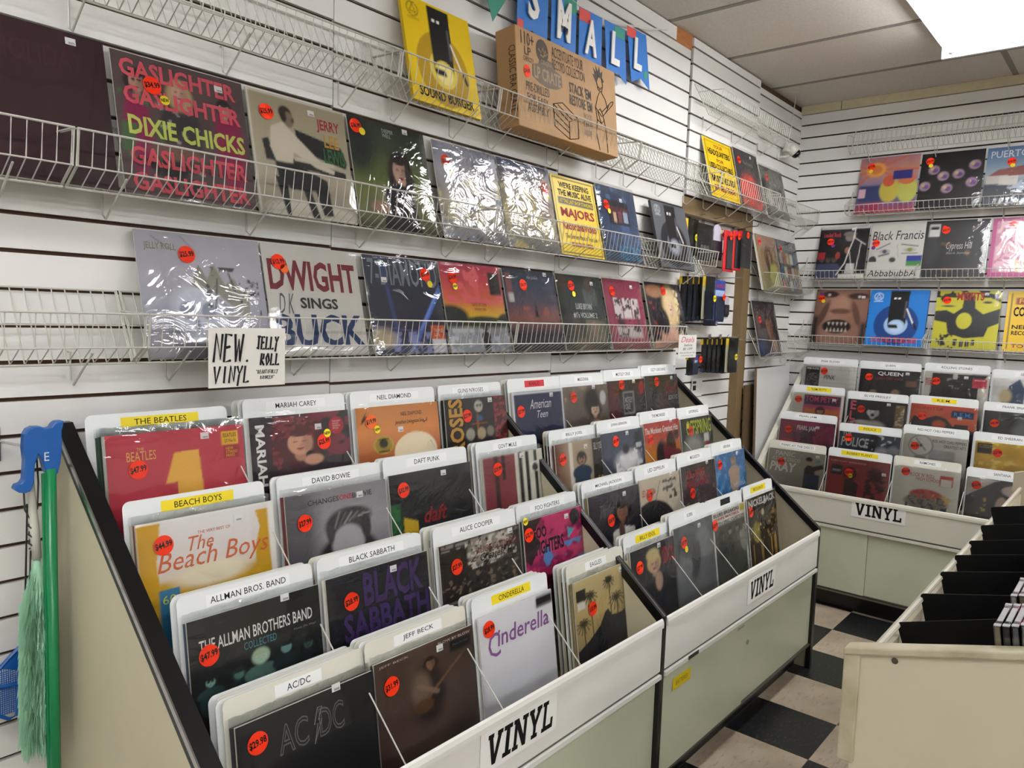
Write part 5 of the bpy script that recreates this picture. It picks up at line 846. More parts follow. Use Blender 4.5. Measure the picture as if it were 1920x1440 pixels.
pk('L', 3, (1338, 857), (1392, 839), 'b74', 'blue underwater record with a pale swimming shape', 'NIRVANA', 'w', 1, 3, 2, 44, extra='r')
pk('L', 4, (1178.6, 1039.5), (1256.4, 1002.5), 'b81', 'charcoal record with a blond singer and red letters', 'BILLY IDOL', 'y', 2, 5, 2, 60, extra='w')
pk('L', 4, (1260, 992.8), (1330.3, 965.6), 'b82', 'grey record with pale curved shapes and no title', 'KORN', 'w', 1, 5, 2, 56, extra='w')
pk('L', 4, (1332, 967.5), (1392, 938.3), 'b83', 'white-bordered record with four seated men', '', 'k', 1, 4, 1, 60, extra='w')
pk('L', 4, (1398, 938), (1447, 917), 'b84', 'dark golden street record with white name', 'NICKELBACK', 'y', 1, 4, 1, 56, extra='r')
# bin 3 (far wall)
def z8(u, v): return (1380+u*.29173, 640+v*.29173)
for row, a, b, key, short, tg_, tc_, ex in [
 (1, (440, 150), (785, 165), 'f11', 'white brick record with a black side label', 'PINK FLOYD', 'w', 'w'),
 (1, (805, 168), (1198, 205), 'f12', 'black record with big white serif name, far bin', 'QUEEN', 'w', 'w'),
 (1, (1220, 190), (1635, 215), 'f13', 'grey and black record with a dark red corner label', 'ROLLING STONES', 'w', 'w'),
 (1, (1660, 232), (2060, 262), 'f14', 'white and blue shiny record ending the far top row', 'SEGER', 'w', 'w'),
 (2, (375, 325), (700, 352), 'f21', 'small purple and orange record in a cream sleeve', 'TOM PETTY', 'y', 'w'),
 (2, (725, 370), (1110, 400), 'f22', 'black and white shouting singer record with pink letters', 'ELVIS PRESLEY', 'w', 'w'),
 (2, (1130, 395), (1560, 435), 'f23', 'orange record with a dark animal shape', 'R.E.M.', 'y', 'r'),
 (2, (1600, 440), (2000, 480), 'f24', 'dark olive record, far bin second row right end', 'FRANK SINATRA', 'w', 'w'),
 (3, (290, 500), (645, 530), 'f31', 'crimson and purple record with a dark triangle', 'PEARL JAM', 'w', 'w'),
 (3, (670, 575), (1065, 620), 'f32', 'steel blue record with pale slanted name', 'POLICE', 'y', 'w'),
 (3, (1085, 590), (1500, 630), 'f33', 'grey record with a round gauge', 'RED HOT CHILI PEPPERS', 'w', 'w'),
 (3, (1545, 640), (1950, 680), 'f34', 'bright yellow record with a black corner label', 'ED SHEERAN', 'w', 'w'),
 (4, (220, 685), (580, 725), 'f41', 'taupe record with brushed white words and a suited man', 'PANIC AT THE DISCO', 'w', 'w'),
 (4, (600, 735), (1000, 785), 'f42', 'dark red record with two curly-haired heads', 'ROBERT PLANT', 'y', 'w'),
 (4, (1030, 785), (1450, 855), 'f43', 'cream record with red handwriting and a crowd drawing', 'RAMONES', 'w', 'w'),
 (4, (1490, 865), (1880, 920), 'f44', 'grey record with a pale arching shape', 'SANTANA', 'w', 'y')]:
    pk('F', row, z8(*a), z8(*b), key, short, tg_, tc_, 1, 2, 1, 56, extra=ex)

# ================================================================ SMALLER THINGS
# handwritten sign clipped to the lower rack
sg = link('handwritten_sign', MB().box(0, -.137, 0, .197, 0, .0012).mesh('sign', ink('#dddad2')))
sg.matrix_local = frame('L', (.862, -.162, 1.431), 0)
tag(sg, 'handwritten paper sign reading NEW VINYL hanging on the lower rack', 'sign')
def stroke(par, pts, w=.0022, c='#15151a'):
    MB().tube([(x, y, .0016) for x, y in pts], w, 4).obj('pen_stroke', ink(c), par)
def hand(par, s, x0, y0, x1, y1, w, c='#15151a', slant=.15):
    """simple single-stroke capitals"""
    G = {'N': [[(0, 0), (.15, 1), (.75, .1), (.9, 1)]], 'E': [[(.8, .95), (.1, 1), (0, 0), (.8, .05)], [(.05, .5), (.65, .55)]], 'W': [[(0, 1), (.2, 0), (.45, .8), (.7, 0), (1, 1)]], 'V': [[(0, 1), (.3, 0), (.9, 1)]],
         'I': [[(.4, 0), (.5, 1)]], 'Y': [[(.05, 1), (.4, .5), (.9, 1)], [(.4, .5), (.2, -.2)]], 'L': [[(.15, 1), (0, 0), (.8, .05)]], 'J': [[(.1, 1), (.9, 1)], [(.5, 1), (.4, 0), (0, .15)]], 'R': [[(0, 0), (.15, 1), (.7, .95), (.6, .55), (.1, .5), (.8, 0)]],
         'O': [[(.5, 1), (.05, .6), (.3, 0), (.8, .4), (.5, 1)]], '.': [[(.3, .05), (.45, 0)]], 'B': [[(0, 0), (.1, 1), (.6, .8), (.1, .5), (.7, .25), (0, 0)]], 'A': [[(0, 0), (.45, 1), (.8, 0)], [(.2, .4), (.7, .4)]], 'U': [[(.05, 1), (.1, 0), (.7, .1), (.8, 1)]],
         'T': [[(0, 1), (.9, 1)], [(.5, 1), (.35, 0)]], 'F': [[(.8, 1), (.1, 1), (0, 0)], [(.05, .5), (.6, .5)]], 'K': [[(0, 0), (.1, 1)], [(.7, 1), (.1, .45), (.8, 0)]], '"': [[(.2, 1), (.2, .8)], [(.5, 1), (.5, .8)]], '/': [[(0, 0), (.8, 1)]]}
    cw = (x1-x0)/len(s)
    for i, ch in enumerate(s):
        for st in G.get(ch, []):
            stroke(par, [(x0+cw*i+.82*cw*px+slant*(y1-y0)*py*.4, y0+(y1-y0)*py) for px, py in st], w, c)
hand(sg, 'NEW.', .012, -.078, .112, -.014, .003); hand(sg, 'VINYL', .012, -.127, .105, -.088, .0026)
hand(sg, 'JELLY', .12, -.05, .18, -.02, .0026); hand(sg, 'ROLL', .13, -.088, .184, -.06, .0026)
hand(sg, '"BEAUTIFULLY', .118, -.108, .178, -.099, .0008); hand(sg, 'BROKEN"', .13, -.121, .17, -.113, .0008)

# cardboard crate box in the top rack
CB = mat('corrugated_card', '#b08a5e', .7, noise=.08, nscale=12)
CBD = mat('corrugated_card_side', '#a57f55', .7, noise=.08, nscale=12)
bx = link('cardboard_box', MB().box(0, 0, -.085, .66, .305, 0).mesh('cardboard_box', CB)); bevel(bx, .003, 2)
a = P(950, 42, 1, -.1); th = math.radians(6)
bx.matrix_local = frame('L', (1.93, -.152, 2.096), th)
bx.scale = (.9, 1.07, 1)
tag(bx, 'brown cardboard crate box with black hand-drawn lettering in the top rack', 'box')
DK = '#3a3028'; DG = '#6d6258'
for s_, x0, y0, x1, y1, c, kw in [('110+', .03, .255, .105, .295, DK, {}), ('LP', .048, .225, .085, .25, DK, {}), ('CAPACITY', .04, .205, .1, .22, DK, {}),
    ('ACCENTUATE YOUR', .215, .255, .42, .29, DK, {}), ('RECORD COLLECTION', .215, .218, .43, .25, DK, {}), ('LP CRATE', .10, .165, .265, .205, '#9c8468', dict(fat=.03)),
    ("STACK 'EM", .32, .165, .47, .2, DK, dict(fat=.02)), ("RESTORE 'EM", .32, .125, .475, .16, DK, dict(fat=.02)), ('PRE-DRILLED', .05, .118, .19, .145, DK, {}), ('FOR EASY', .055, .085, .18, .11, DK, {}), ('ASSEMBLY', .055, .055, .18, .08, DK, {}),
    ('WOOD', .41, .095, .47, .115, DG, {}), ('CRATE', .41, .068, .47, .088, DG, {}), ('INSIDE', .415, .04, .465, .06, DG, {})]:
    letter_obj('lettering', s_, x0, y0, x1, y1, c, bx, z=.0012, **kw)
bd = MB(); bd.prism([(.09, .17), (.13, .155), (.18, .148), (.24, .155), (.275, .17), (.272, .205), (.23, .214), (.225, .235), (.14, .238), (.13, .214), (.092, .205)], .0004, .0008); b_ = bd.obj('printed_badge', ink('#6b5c4c'), bx)
letter_obj('lettering', 'ORIGINAL', .145, .217, .22, .231, '#a58c6c', bx, z=.0012)
e_ = link('printed_seal', disc_mesh(.037, .0006).mesh('seal', ink('#4a4038')), bx); e_.location = (.155, .258, .0003)
for pts in ([(.13, .262), (.145, .25), (.155, .268), (.17, .245), (.183, .255)], [(.14, .245), (.16, .24), (.175, .262)]):
    MB().tube([(x, y, .0015) for x, y in pts], .003, 4).obj('seal_mark', ink('#b09a7c'), e_ if 0 else bx)
def linework(par, paths, w, c, name='line_drawing'):
    mb = MB()
    for p in paths: mb.tube([(x, y, .001) for x, y in p], w, 4)
    o = mb.obj(name, ink(c), par); return o
linework(bx, [[(.21, .105), (.27, .12), (.37, .085), (.31, .065), (.21, .105)], [(.21, .105), (.215, .035), (.31, -.0+.008), (.31, .065)], [(.37, .085), (.37, .02), (.31, .008)], [(.212, .08), (.31, .045)], [(.213, .058), (.31, .028)], [(.24, .108), (.33, .075)]], .0016, '#4a3c30')
fig = [[(.53, .262), (.515, .24), (.525, .215), (.55, .21), (.56, .235), (.553, .26)], [(.527, .225), (.54, .218), (.552, .228)], [(.535, .208), (.52, .19), (.5, .15), (.51, .11), (.54, .1)], [(.55, .208), (.575, .19), (.59, .16), (.57, .14)], [(.51, .11), (.5, .06), (.52, .005)], [(.56, .12), (.575, .06), (.58, .005)],
       [(.525, .12), (.515, .14), (.535, .15), (.55, .135), (.56, .115), (.54, .1), (.525, .12)], [(.545, .14), (.62, .19), (.635, .195), (.63, .182), (.555, .13)], [(.5, .15), (.545, .125)], [(.59, .16), (.6, .175)]]
linework(bx, fig, .0016, '#3a3028', 'musician_drawing')
hair = MB(); hair.prism([(.505, .245), (.49, .262), (.505, .262), (.495, .285), (.515, .272), (.515, .295), (.53, .276), (.54, .298), (.545, .275), (.562, .285), (.558, .262), (.572, .25), (.558, .245), (.552, .258), (.53, .26), (.515, .236)], .0004, .001)
hair.obj('drawn_hair', ink(DK), bx)
sticker(bx, .058, .175, .001, .019, '$34.99')
sd = letter_obj('lettering', 'CLASSIC ERA CRATE', .0, .0, .2, .028, DK, bx, z=0); sd.matrix_local = Matrix(((0, 0, -1, -.001), (0, 1, 0, .245), (1, 0, 0, -.058), (0, 0, 0, 1))) @ Matrix.Rotation(-math.pi/2, 4, 'Z') if 0 else Matrix.Translation((-.0012, .24, -.03)) @ Matrix(((0, 0, -1, 0), (-1, 0, 0, 0), (0, -0-1, 0, 0), (0, 0, 0, 1))).to_4x4() if 0 else Matrix.Translation((-.0012, .245, -.03)) @ Matrix(((0, 0, -1, 0), (-1, 0, 0, 0), (0, 1, 0, 0), (0, 0, 0, 1)))

# bunting with the word SMALL
BLU, GRN, RED_ = mat('bunting_blue', '#1f6fc0', .6), mat('bunting_green', '#2c8c74', .6), mat('bunting_red', '#d2463c', .6)
bt = empty('bunting', (2.03, -.035, 2.66)); tag(bt, 'bunting of blue swallowtail pennants spelling SMALL near the ceiling', 'bunting')
def zb(u, v): p = P(900+u*.21875, v*.21875, 1, -.035); return (p[0], p[2])
def pennant(q, letter, lq, patches=()):
    """q: four/five outline points (x,z) in order; built flat with thickness, slightly off the wall"""
    mb = MB(); mb.prism([(x-2.03, z-2.66) for x, z in q][::-1], -.0012, 0, 1); o = mb.obj('pennant', BLU, bt)
    for pq, m in patches:
        m2 = MB(); m2.prism([(x-2.03, z-2.66) for x, z in pq][::-1], -.0020, -.0012, 1); m2.obj('colour_patch', m, o)
    if letter:
        (x0, z0), (x1, z1) = lq
        l = letter_obj('letter', letter, x0-2.03, z0-2.66, x1-2.03, z1-2.66, '#e9e7e2', o, z=0, fat=.045, depth=.02)
        l.data.transform(Matrix.Diagonal((1, 1, .12, 1))); l.data.transform(Matrix.Rotation(math.pi/2, 4, 'X')); l.location = (0, -.006, 0)
    return o
def vert(u, v0, v1, w, notch=.022):
    pass
def flag(xl, xr, zt, zb_, letter, lz, patches, skew=.0):
    n = (xl+xr)/2; q = [(xl, zt), (xl+skew, zb_), (n+skew, zb_+.03), (xr+skew, zb_), (xr, zt+.004)]
    pennant([(q[0]), q[1], q[2], q[3], q[4]], letter, lz, patches)
def rect(x0, z0, x1, z1): return [(x0, z1), (x0, z0), (x1, z0), (x1, z1)]
flag(2.035, 2.205, 2.69, 2.44, 'S', ((2.085, 2.505), (2.145, 2.645)), [(rect(2.038, 2.46, 2.07, 2.49), RED_)])
flag(2.222, 2.375, 2.655, 2.44, 'M', ((2.252, 2.485), (2.332, 2.625)), [(rect(2.30, 2.60, 2.374, 2.65), GRN)], .004)
flag(2.392, 2.545, 2.64, 2.435, 'A', ((2.428, 2.48), (2.505, 2.61)), [(rect(2.393, 2.595, 2.465, 2.638), RED_)], .008)
flag(2.562, 2.71, 2.645, 2.44, 'L', ((2.608, 2.49), (2.668, 2.615)), [(rect(2.635, 2.605, 2.708, 2.645), GRN)], .03)
flag(2.726, 2.875, 2.672, 2.462, 'L', ((2.778, 2.515), (2.838, 2.64)), [(rect(2.727, 2.635, 2.795, 2.672), RED_), (rect(2.872, 2.5, 2.9, 2.53), GRN)], .05)
# the letter flags hang one beside the other; two earlier pieces of the string
mb = MB(); mb.prism([(x-2.03, z-2.66) for x, z in [(1.80, 2.68), (1.915, 2.44), (2.0, 2.56), (2.0, 2.68)]][::-1], -.0012, 0, 1); o = mb.obj('green_pennant', GRN, bt)
mb = MB(); mb.prism([(x-2.03, z-2.66) for x, z in [(1.945, 2.56), (1.99, 2.53), (2.03, 2.6), (2.03, 2.68), (1.95, 2.68)]][::-1], -.003, -.0018, 1); mb.obj('dark_patch', mat('bunting_dark', '#16302c', .6), bt)
mb = MB(); mb.prism([(x-2.03, z-2.66) for x, z in [(1.60, 2.66), (1.74, 2.535), (1.76, 2.66)]][::-1], -.0012, 0, 1); mb.obj('blue_pennant', BLU, bt)
mb = MB(); mb.tube([(x-2.03, .001, z-2.66) for x, z in [(1.5, 2.66), (1.8, 2.685), (2.04, 2.69), (2.22, 2.66), (2.39, 2.643), (2.56, 2.648), (2.73, 2.675), (2.88, 2.705), (3.05, 2.75)]], .0035, 5); mb.obj('ribbon', ink('#dedbd4'), bt)

# security camera on the slats
CW = mat('camera_shell', '#cfccc4', .35)
sc_ = empty('security_camera', (4.50, 0, 2.455)); sc_.scale = (.64, .64, .64); tag(sc_, 'white dome security camera with a dark lens on the left wall near the corner', 'camera')
MB().tube([(-.07, -.008, .0), (-.07, -.02, .0)], .028, 16).obj('mount_plate', CW, sc_)
MB().tube([(-.07, -.02, 0), (-.03, -.06, .005), (.0, -.1, .02)], .011, 10).obj('mount_arm', CW, sc_, smooth=True)
MB().tube([(-.02, -.075, .045), (-.015, -.085, .115)], [.05, .042], 18).obj('junction_box', CW, sc_, smooth=False)
mb = MB(); mb.tube([(-.03, -.08, .11), (-.012, -.1, .085), (.01, -.125, .05), (.018, -.135, .038)], [.03, .055, .052, .042], 18); mb.obj('shell', CW, sc_, smooth=True)
mb = MB(); mb.tube([(.016, -.133, .04), (.028, -.148, .022), (.034, -.156, .012)], [.044, .04, .026], 18); mb.obj('lens_window', mat('dark_glass', '#0a0b0e', .08), sc_, smooth=True)
MB().tube([(-.02, -.08, .13), (-.03, -.085, .2), (.0, -.09, .28), (.035, -.1, (ZC-2.455)/.64)], .004, 6).obj('cable', CW, sc_, smooth=True)

# accessories on hooks in the recess
YC = mat('yellow_blister_card', '#e8c21c', .5); KC = mat('black_plastic', '#15161a', .3); BC = mat('blue_blister_card', '#2c3c8c', .4); RC = mat('red_pouch', '#c41f26', .4); WC = ink('#dedcd4')
hk_n = [0]
def hook(x, z, L_=.15):
    n = hk_n[0]; hk_n[0] += 1; row, c = (('top', n) if n < 4 else ('middle', n-4) if n < 7 else ('bottom', n-7))
    r = empty('display_hook', (x, .038, z)); tag(r, 'chrome display hook, %s from the left in the %s row of the recess' % (['first', 'second', 'third', 'fourth'][c], row), 'hook', 'display hooks in the recess')
    MB().box(-.012, -.004, -.03, .012, .0, .015).obj('hook_plate', CHROME, r)
    MB().tube([(0, 0, 0), (0, -L_, .004), (0, -L_-.008, .018)], .0025, 6).obj('hook_wire', CHROME, r)
for u, v, L_ in [(1292, 405, .1), (1318, 412, .12), (1343, 420, .14), (1374, 428, .14), (1288, 515, .1), (1316, 515, .1), (1346, 522, .14), (1330, 632, .1), (1350, 632, .1), (1370, 636, .14)]:
    q_ = P(u, v, 1, .038); hook(q_[0], q_[2], L_)
def pack(px0, py0, px1, py1, y, kind, label, group=None, price=None):
    a = P(px0, py0, 1, y); b = P(px1, py1, 1, y); w = max(b[0]-a[0], .03); h = a[2]-b[2]
    r = empty('accessory_pack', (a[0], y, b[2])); tag(r, label, 'accessory pack', group or 'record care accessories on hooks')
    def bx_(x0, z0, x1, z1, d0, d1, m, nm): return MB().box(x0*w, -d1, z0*h, x1*w, -d0, z1*h).obj(nm, m, r)
    if kind == 'brush':       # dark brush in clear tube, yellow header, lettered side
        bx_(0, .84, 1, 1, 0, .014, YC, 'header_card'); o = bx_(.12, .06, .88, .84, 0, .012, KC, 'brush'); bevel(o, .004, 2)
        bx_(.3, .1, .7, .8, .012, .0132, mat('brush_band', '#3a3420', .5), 'printed_band')
        l = letter_obj('lettering', 'DISCWASHER', .34*w, .12*h, .66*w, .78*h, '#a89828', r, z=0, rot=90); l.data.transform(Matrix.Rotation(math.pi/2, 4, 'X')); l.location = (0, -.0138, 0)
        bx_(.05, 0, .95, .07, 0, .015, BC, 'blue_tip')
    elif kind == 'card':
        bx_(0, 0, 1, 1, 0, .0015, WC, 'backing_card'); bx_(0, .8, 1, 1, .0015, .002, YC, 'header_card')
        l = letter_obj('lettering', 'TURNTABLE', .1*w, .87*h, .9*w, .95*h, '#b8281c', r, z=0); l.data.transform(Matrix.Rotation(math.pi/2, 4, 'X')); l.location = (0, -.0025, 0)
        d = MB(); d.tube([(w*.5, -.002, h*.4), (w*.5, -.014, h*.4)], w*.42, 22); d.obj('round_blister', mat('cream_disc', '#cfcab0', .3), r)
        for i in range(3):
            d = MB(); d.tube([(w*(.32+.18*i), -.014, h*.36), (w*(.32+.18*i), -.018, h*.36)], w*.07, 10); d.obj('stylus_cap', mat('grey_cap', '#6c6a64', .4), r)
    elif kind == 'dark':
        bx_(0, 0, 1, 1, 0, .002, KC, 'backing_card'); bx_(.05, .75, .95, .98, .002, .003, YC, 'header_card'); d = MB(); d.tube([(w*.5, -.003, h*.75), (w*.5, -.006, h*.75)], w*.4, 20); d.obj('round_badge', mat('pale_badge', '#b8b4c4', .4), r)
        o = bx_(.15, .08, .9, .6, .002, .012, mat('dark_brush', '#241c24', .3), 'brush'); bevel(o, .005, 2); bx_(.0, .1, .14, .7, .002, .003, YC, 'side_print')
    elif kind == 'pouch':
        o = bx_(0, 0, 1, 1, 0, .008, RC, 'red_tray'); bevel(o, .012, 3); o = bx_(.2, .06, .85, .86, .007, .014, KC, 'brush'); bevel(o, .008, 2)
    elif kind == 'clear':
        o = bx_(.1, .05, .8, .8, 0, .01, KC, 'brush'); bevel(o, .008, 2); bx_(0, .78, .9, 1, 0, .003, RC, 'red_header')
    elif kind == 'yellow':
        bx_(0, .0, 1, 1, 0, .002, mat('pale_card', '#c9c4a8', .4), 'backing_card'); bx_(0, .78, 1, 1, .002, .003, YC, 'header_card'); o = bx_(.2, .04, .95, .68, .002, .011, KC, 'brush'); bevel(o, .008, 2)
    elif kind == 'blue':
        bx_(0, .0, 1, 1, 0, .002, BC, 'backing_card'); bx_(.1, .62, .95, .76, .002, .003, mat('pale_blue', '#9ab0d8', .4), 'printed_band'); o = bx_(.1, .03, .9, .6, .002, .011, mat('navy_cloth', '#1a2238', .5), 'brush'); bevel(o, .008, 2)
        l = letter_obj('lettering', 'AUDIO', .15*w, .82*h, .9*w, .9*h, '#c84454', r, z=0); l.data.transform(Matrix.Rotation(math.pi/2, 4, 'X')); l.location = (0, -.003, 0)
    s_ = MB().box(-.001, -.017 if kind == 'brush' else -.018, -.002, w+.001, -.0155 if kind == 'brush' else -.0168, h+.002).obj('clear_cover', BLISTER, r) if kind in ('brush', 'card', 'clear', 'yellow') else None
    if price:
        c, fx, fz = price; st = sticker(r, 0, 0, 0, .015, '$9.99' if c == 'y' else '$19.99', c); st.matrix_local = Matrix.Translation((fx*w, -.0195, fz*h)) @ Matrix.Rotation(math.pi/2, 4, 'X') @ Matrix.Diagonal((.017, .017, 1, 1))
def z9(u, v): return (1240+u*.2222, 380+v*.2222)
def pk9(x0, y0, x1, y1, yy, *a_, **k_): 
    a_ = (yy-.065, *a_); p0, p1 = z9(x0, y0), z9(x1, y1); pack(*p0, *p1, *a_, **k_)
pk9(203, 130, 275, 480, .04, 'yellow', 'white and yellow narrow pack, first of the top row of hooks', price=('y', .8, .55))
pk9(282, 170, 403, 500, .03, 'card', 'yellow turntable blister card with round pale disc')
pk9(413, 200, 503, 492, .02, 'dark', 'black accessory card with a pale round badge', price=('r', .85, .8))
pk9(528, 228, 595, 590, -.005, 'pouch', 'red-edged black brush pouch, left of the three', price=('r', .4, .85))
pk9(602, 232, 655, 578, -.012, 'pouch', 'red-edged black brush pouch, middle of the three', price=('r', .4, .85))
pk9(662, 236, 728, 560, -.02, 'clear', 'clear pack with red top hanging beside the brown post', price=('r', .5, .9))
for i, (x0, x1) in enumerate(((155, 204), (206, 252), (254, 298), (300, 346))):
    pk9(x0, 622+i*2, x1, 1000-i*3, .05-.004*i, 'brush', 'yellow-topped dark tube brush, %s from the left in the middle hook row' % NTH[i], 'tube brushes, middle hook row')
pk9(352, 622, 415, 985, .02, 'yellow', 'yellow topped pack with a black oval cleaner, middle hook row', price=('y', .95, .5))
pk9(450, 650, 520, 1008, .02, 'blue', 'blue accessory pack in the middle hook row', price=('r', .65, .6))
pk9(526, 790, 560, 965, .1, 'dark', 'small black bottle pack at the right end of the middle hook row')
sticker(D.objects['trim_2'], 0, 0, 0, .017, None) if 0 else None
for i, x0 in enumerate((345, 385, 425, 465, 505)):
    pk9(x0-12, 1152, x0+27, 1425+i*2, .05-.004*i, 'brush', 'yellow-topped dark tube brush, %s from the left in the bottom hook row' % NTH[i], 'tube brushes, bottom hook row')
pk9(548, 1146, 615, 1425, .015, 'yellow', 'yellow pack with a blue-black cleaner, right end of bottom hook row', price=('y', .75, .45))
pk9(205, 1300, 250, 1450, .03, 'brush', 'short yellow lettered pack under the handwritten offer sign')
pk9(254, 1290, 300, 1450, .02, 'blue', 'blue and black pack under the handwritten offer sign', price=('r', .9, .8))
o = MB().box(0, -.09, 0, .16, 0, .003).box(0, -.09, 0, .16, -.087, .03).obj('acrylic_tray', BLISTER); o.location = (3.52, .036, 1.462); tag(o, 'empty clear acrylic tray under the middle row of brushes', 'tray')
# offer sign
c0 = P(1273, 628, 1, -.16); c1 = P(1304, 670, 1, -.16)
o = link('offer_sign', MB().box(0, -(c0[2]-c1[2]), 0, c1[0]-c0[0], 0, .001).mesh('offer_sign', ink('#d9d9d2'))); o.matrix_local = frame('L', c0, 0); tag(o, 'small handwritten offer card in pink and black at the end of the lower rack', 'sign')
w_ = c1[0]-c0[0]; h_ = c0[2]-c1[2]
letter_obj('lettering', 'Deals', .12*w_, -.32*h_, .88*w_, -.08*h_, '#d0486c', o, z=.0014, shear=.4); letter_obj('lettering', 'before', .3*w_, -.5*h_, .75*w_, -.38*h_, '#222226', o, z=.0014, shear=.3)
letter_obj('lettering', '$5 OFF', .25*w_, -.68*h_, .8*w_, -.55*h_, '#222226', o, z=.0014, shear=.3); letter_obj('lettering', 'when you buy any two', .08*w_, -.82*h_, .92*w_, -.74*h_, '#222226', o, z=.0014, shear=.3)
letter_obj('lettering', 'in the store today', .15*w_, -.94*h_, .85*w_, -.87*h_, '#222226', o, z=.0014, shear=.3)
c0 = P(1297, 711, 1, .036); c1 = P(1315, 742, 1, .036)
o = link('small_notice', MB().box(0, -(c0[2]-c1[2]), 0, c1[0]-c0[0], 0, .001).mesh('small_notice', ink('#d0d0cc'))); o.matrix_local = frame('L', c0, 0); tag(o, 'small black and white notice low in the recess', 'notice')
MB().box(.015, -.06, .001, .05, -.035, .0015).obj('printed_face', ink('#1c1c1e'), o); MB().box(.012, -.025, .001, .05, -.012, .0015).obj('printed_block', ink('#2c2c2e'), o)

# boards leaning in the corner gap
o = link('leaning_board', MB().prism([(0, 0), (.5, 0), (.5, 1.235), (.0, 1.225)], 0, .006).mesh('board', mat('white_board', '#cfcfcd', .35))); o.matrix_local = frame('L', (4.2, -.105, 0), math.radians(2.2)); tag(o, 'plain white board leaning on the wall between post and far bin', 'board')
MB().box(-.006, 0, -.006, 0, 1.227, .006).obj('board_edge', mat('board_edge', '#6c5c48', .6), o)
o = link('hardboard_sheet', MB().box(0, 0, 0, .13, 1.13, .008).mesh('panel', mat('brown_hardboard', '#5c4830', .6, noise=.2, nscale=6))); o.matrix_local = frame('L', (4.135, -.045, 0), math.radians(1.4)); tag(o, 'dark brown hardboard panel behind the white board', 'panel')

# hanging tools on the left: reacher, duster, swatter
BL = mat('blue_plastic', '#16549c', .3); GR = mat('green_tube', '#0f7a48', .3); WR = mat('dark_wire', '#5c5c5a', .3, 1)
def tl(u, v, y): p = P(u, v, 1, y); return (p[0], p[2])
hk = empty('wall_hook', (.47, -.0, 1.2)); tag(hk, 'steel plate hook on the slats behind the blue handle', 'hook')
MB().box(-.04, -.004, -.05, .03, -.001, .02).obj('hook_plate', mat('steel_plate', '#8c8f8c', .25, .8), hk); MB().box(-.012, -.006, -.04, .012, -.004, .012).obj('dark_slot', mat('slot_dark', '#2c3c38', .4), hk)
MB().tube([(0, -.004, .0), (0.05, -.1, -.01)], .003, 6).obj('hook_wire', CHROME, hk)
y_ = -.10; ox, oz = tl(88, 890, y_)
gr = empty('reacher_tool', (ox, y_, oz)); tag(gr, 'green pole with a blue trigger handle hanging at the left edge', 'reacher')
def zz(u, v): p = tl(u*.29167, 700+v*.29167, y_); return (p[0]-ox, p[1]-oz)
head = [zz(*q) for q in ((398, 300), (392, 340), (384, 360), (387, 480), (378, 560), (362, 636), (342, 648), (296, 645), (278, 622), (262, 560), (236, 520), (214, 580), (206, 700), (188, 752), (150, 766), (110, 762), (80, 744), (92, 715), (122, 706), (142, 680), (150, 560), (140, 480), (146, 390), (166, 356), (200, 340), (250, 338), (290, 352), (314, 346), (330, 322), (352, 304))]
import mathutils.geometry as MG
tri = MG.tessellate_polygon([[Vector((x, z, 0)) for x, z in head]])
mb = MB(); n = len(head); vs = [(x, -.012, z) for x, z in head]+[(x, .012, z) for x, z in head]
fs = [tuple(t) for t in tri]+[tuple(i+n for i in t[::-1]) for t in tri]+[(i, i+n, (i+1) % n+n, (i+1) % n) for i in range(n)]
mb.add(vs, fs); h_o = mb.obj('trigger_handle', BL, gr); bevel(h_o, .004, 3)
l = letter_obj('lettering', 'E', *zz(270, 558), *zz(300, 500), '#c9d2dc', gr, z=0); l.data.transform(Matrix.Rotation(math.pi/2, 4, 'X')); l.location = (0, -.0135, 0)
x0, z0 = zz(316, 640); _, zb2 = 0, -1.05
mb = MB(); mb.tube([(x0, -.006, z0+.01), (x0-.004, -.006, -1.0)], .0105, 12); mb.obj('green_pole', GR, gr, smooth=True)
MB().tube([(x0-.010, .002, z0), (x0-.013, .002, -1.0)], .004, 8).obj('pole_ridge', GR, gr); MB().tube([(x0+.010, .002, z0), (x0+.006, .002, -1.0)], .004, 8).obj('pole_ridge', GR, gr)
# duster
dx0, dz0 = tl(57, 905, -.075); du = empty('duster', (dx0, -.075, dz0)); tag(du, 'pale green fluffy duster on a white handle behind the green pole', 'duster')
def dd(u, v): p = tl(u*.29167, 700+v*.29167, -.075); return (p[0]-dx0, 0, p[1]-dz0)
MB().tube([dd(196, 660), dd(205, 800), dd(222, 1000), dd(236, 1190)], [.006, .007, .009, .0095], 10).obj('handle', ink('#cfcfc2'), du, smooth=True)
MB().tube([dd(235, 540), dd(246, 700), dd(240, 870), dd(200, 950), dd(160, 880), dd(152, 760), dd(160, 640)], .0018, 6).obj('wire_loop', WR, du)
tw = [dd(200, 950)]
for i in range(14):
    p = dd(196, 950+i*14); tw.append((p[0]+.004*math.cos(i*1.6), .004*math.sin(i*1.6), p[2]))
MB().tube(tw, .002, 5).obj('twisted_wire', WR, du)
MB().tube([dd(196, 1140), dd(190, 1400), dd(185, 2300)], .0018, 5).obj('wire_core', WR, du)
FL = mat('pale_green_fibre', '#9fcdae', .7)
rs = random.Random(4); mb = MB(); top = dd(236, 1180); bot = (dd(238, 2395)[0], 0, dd(0, 2395)[2])
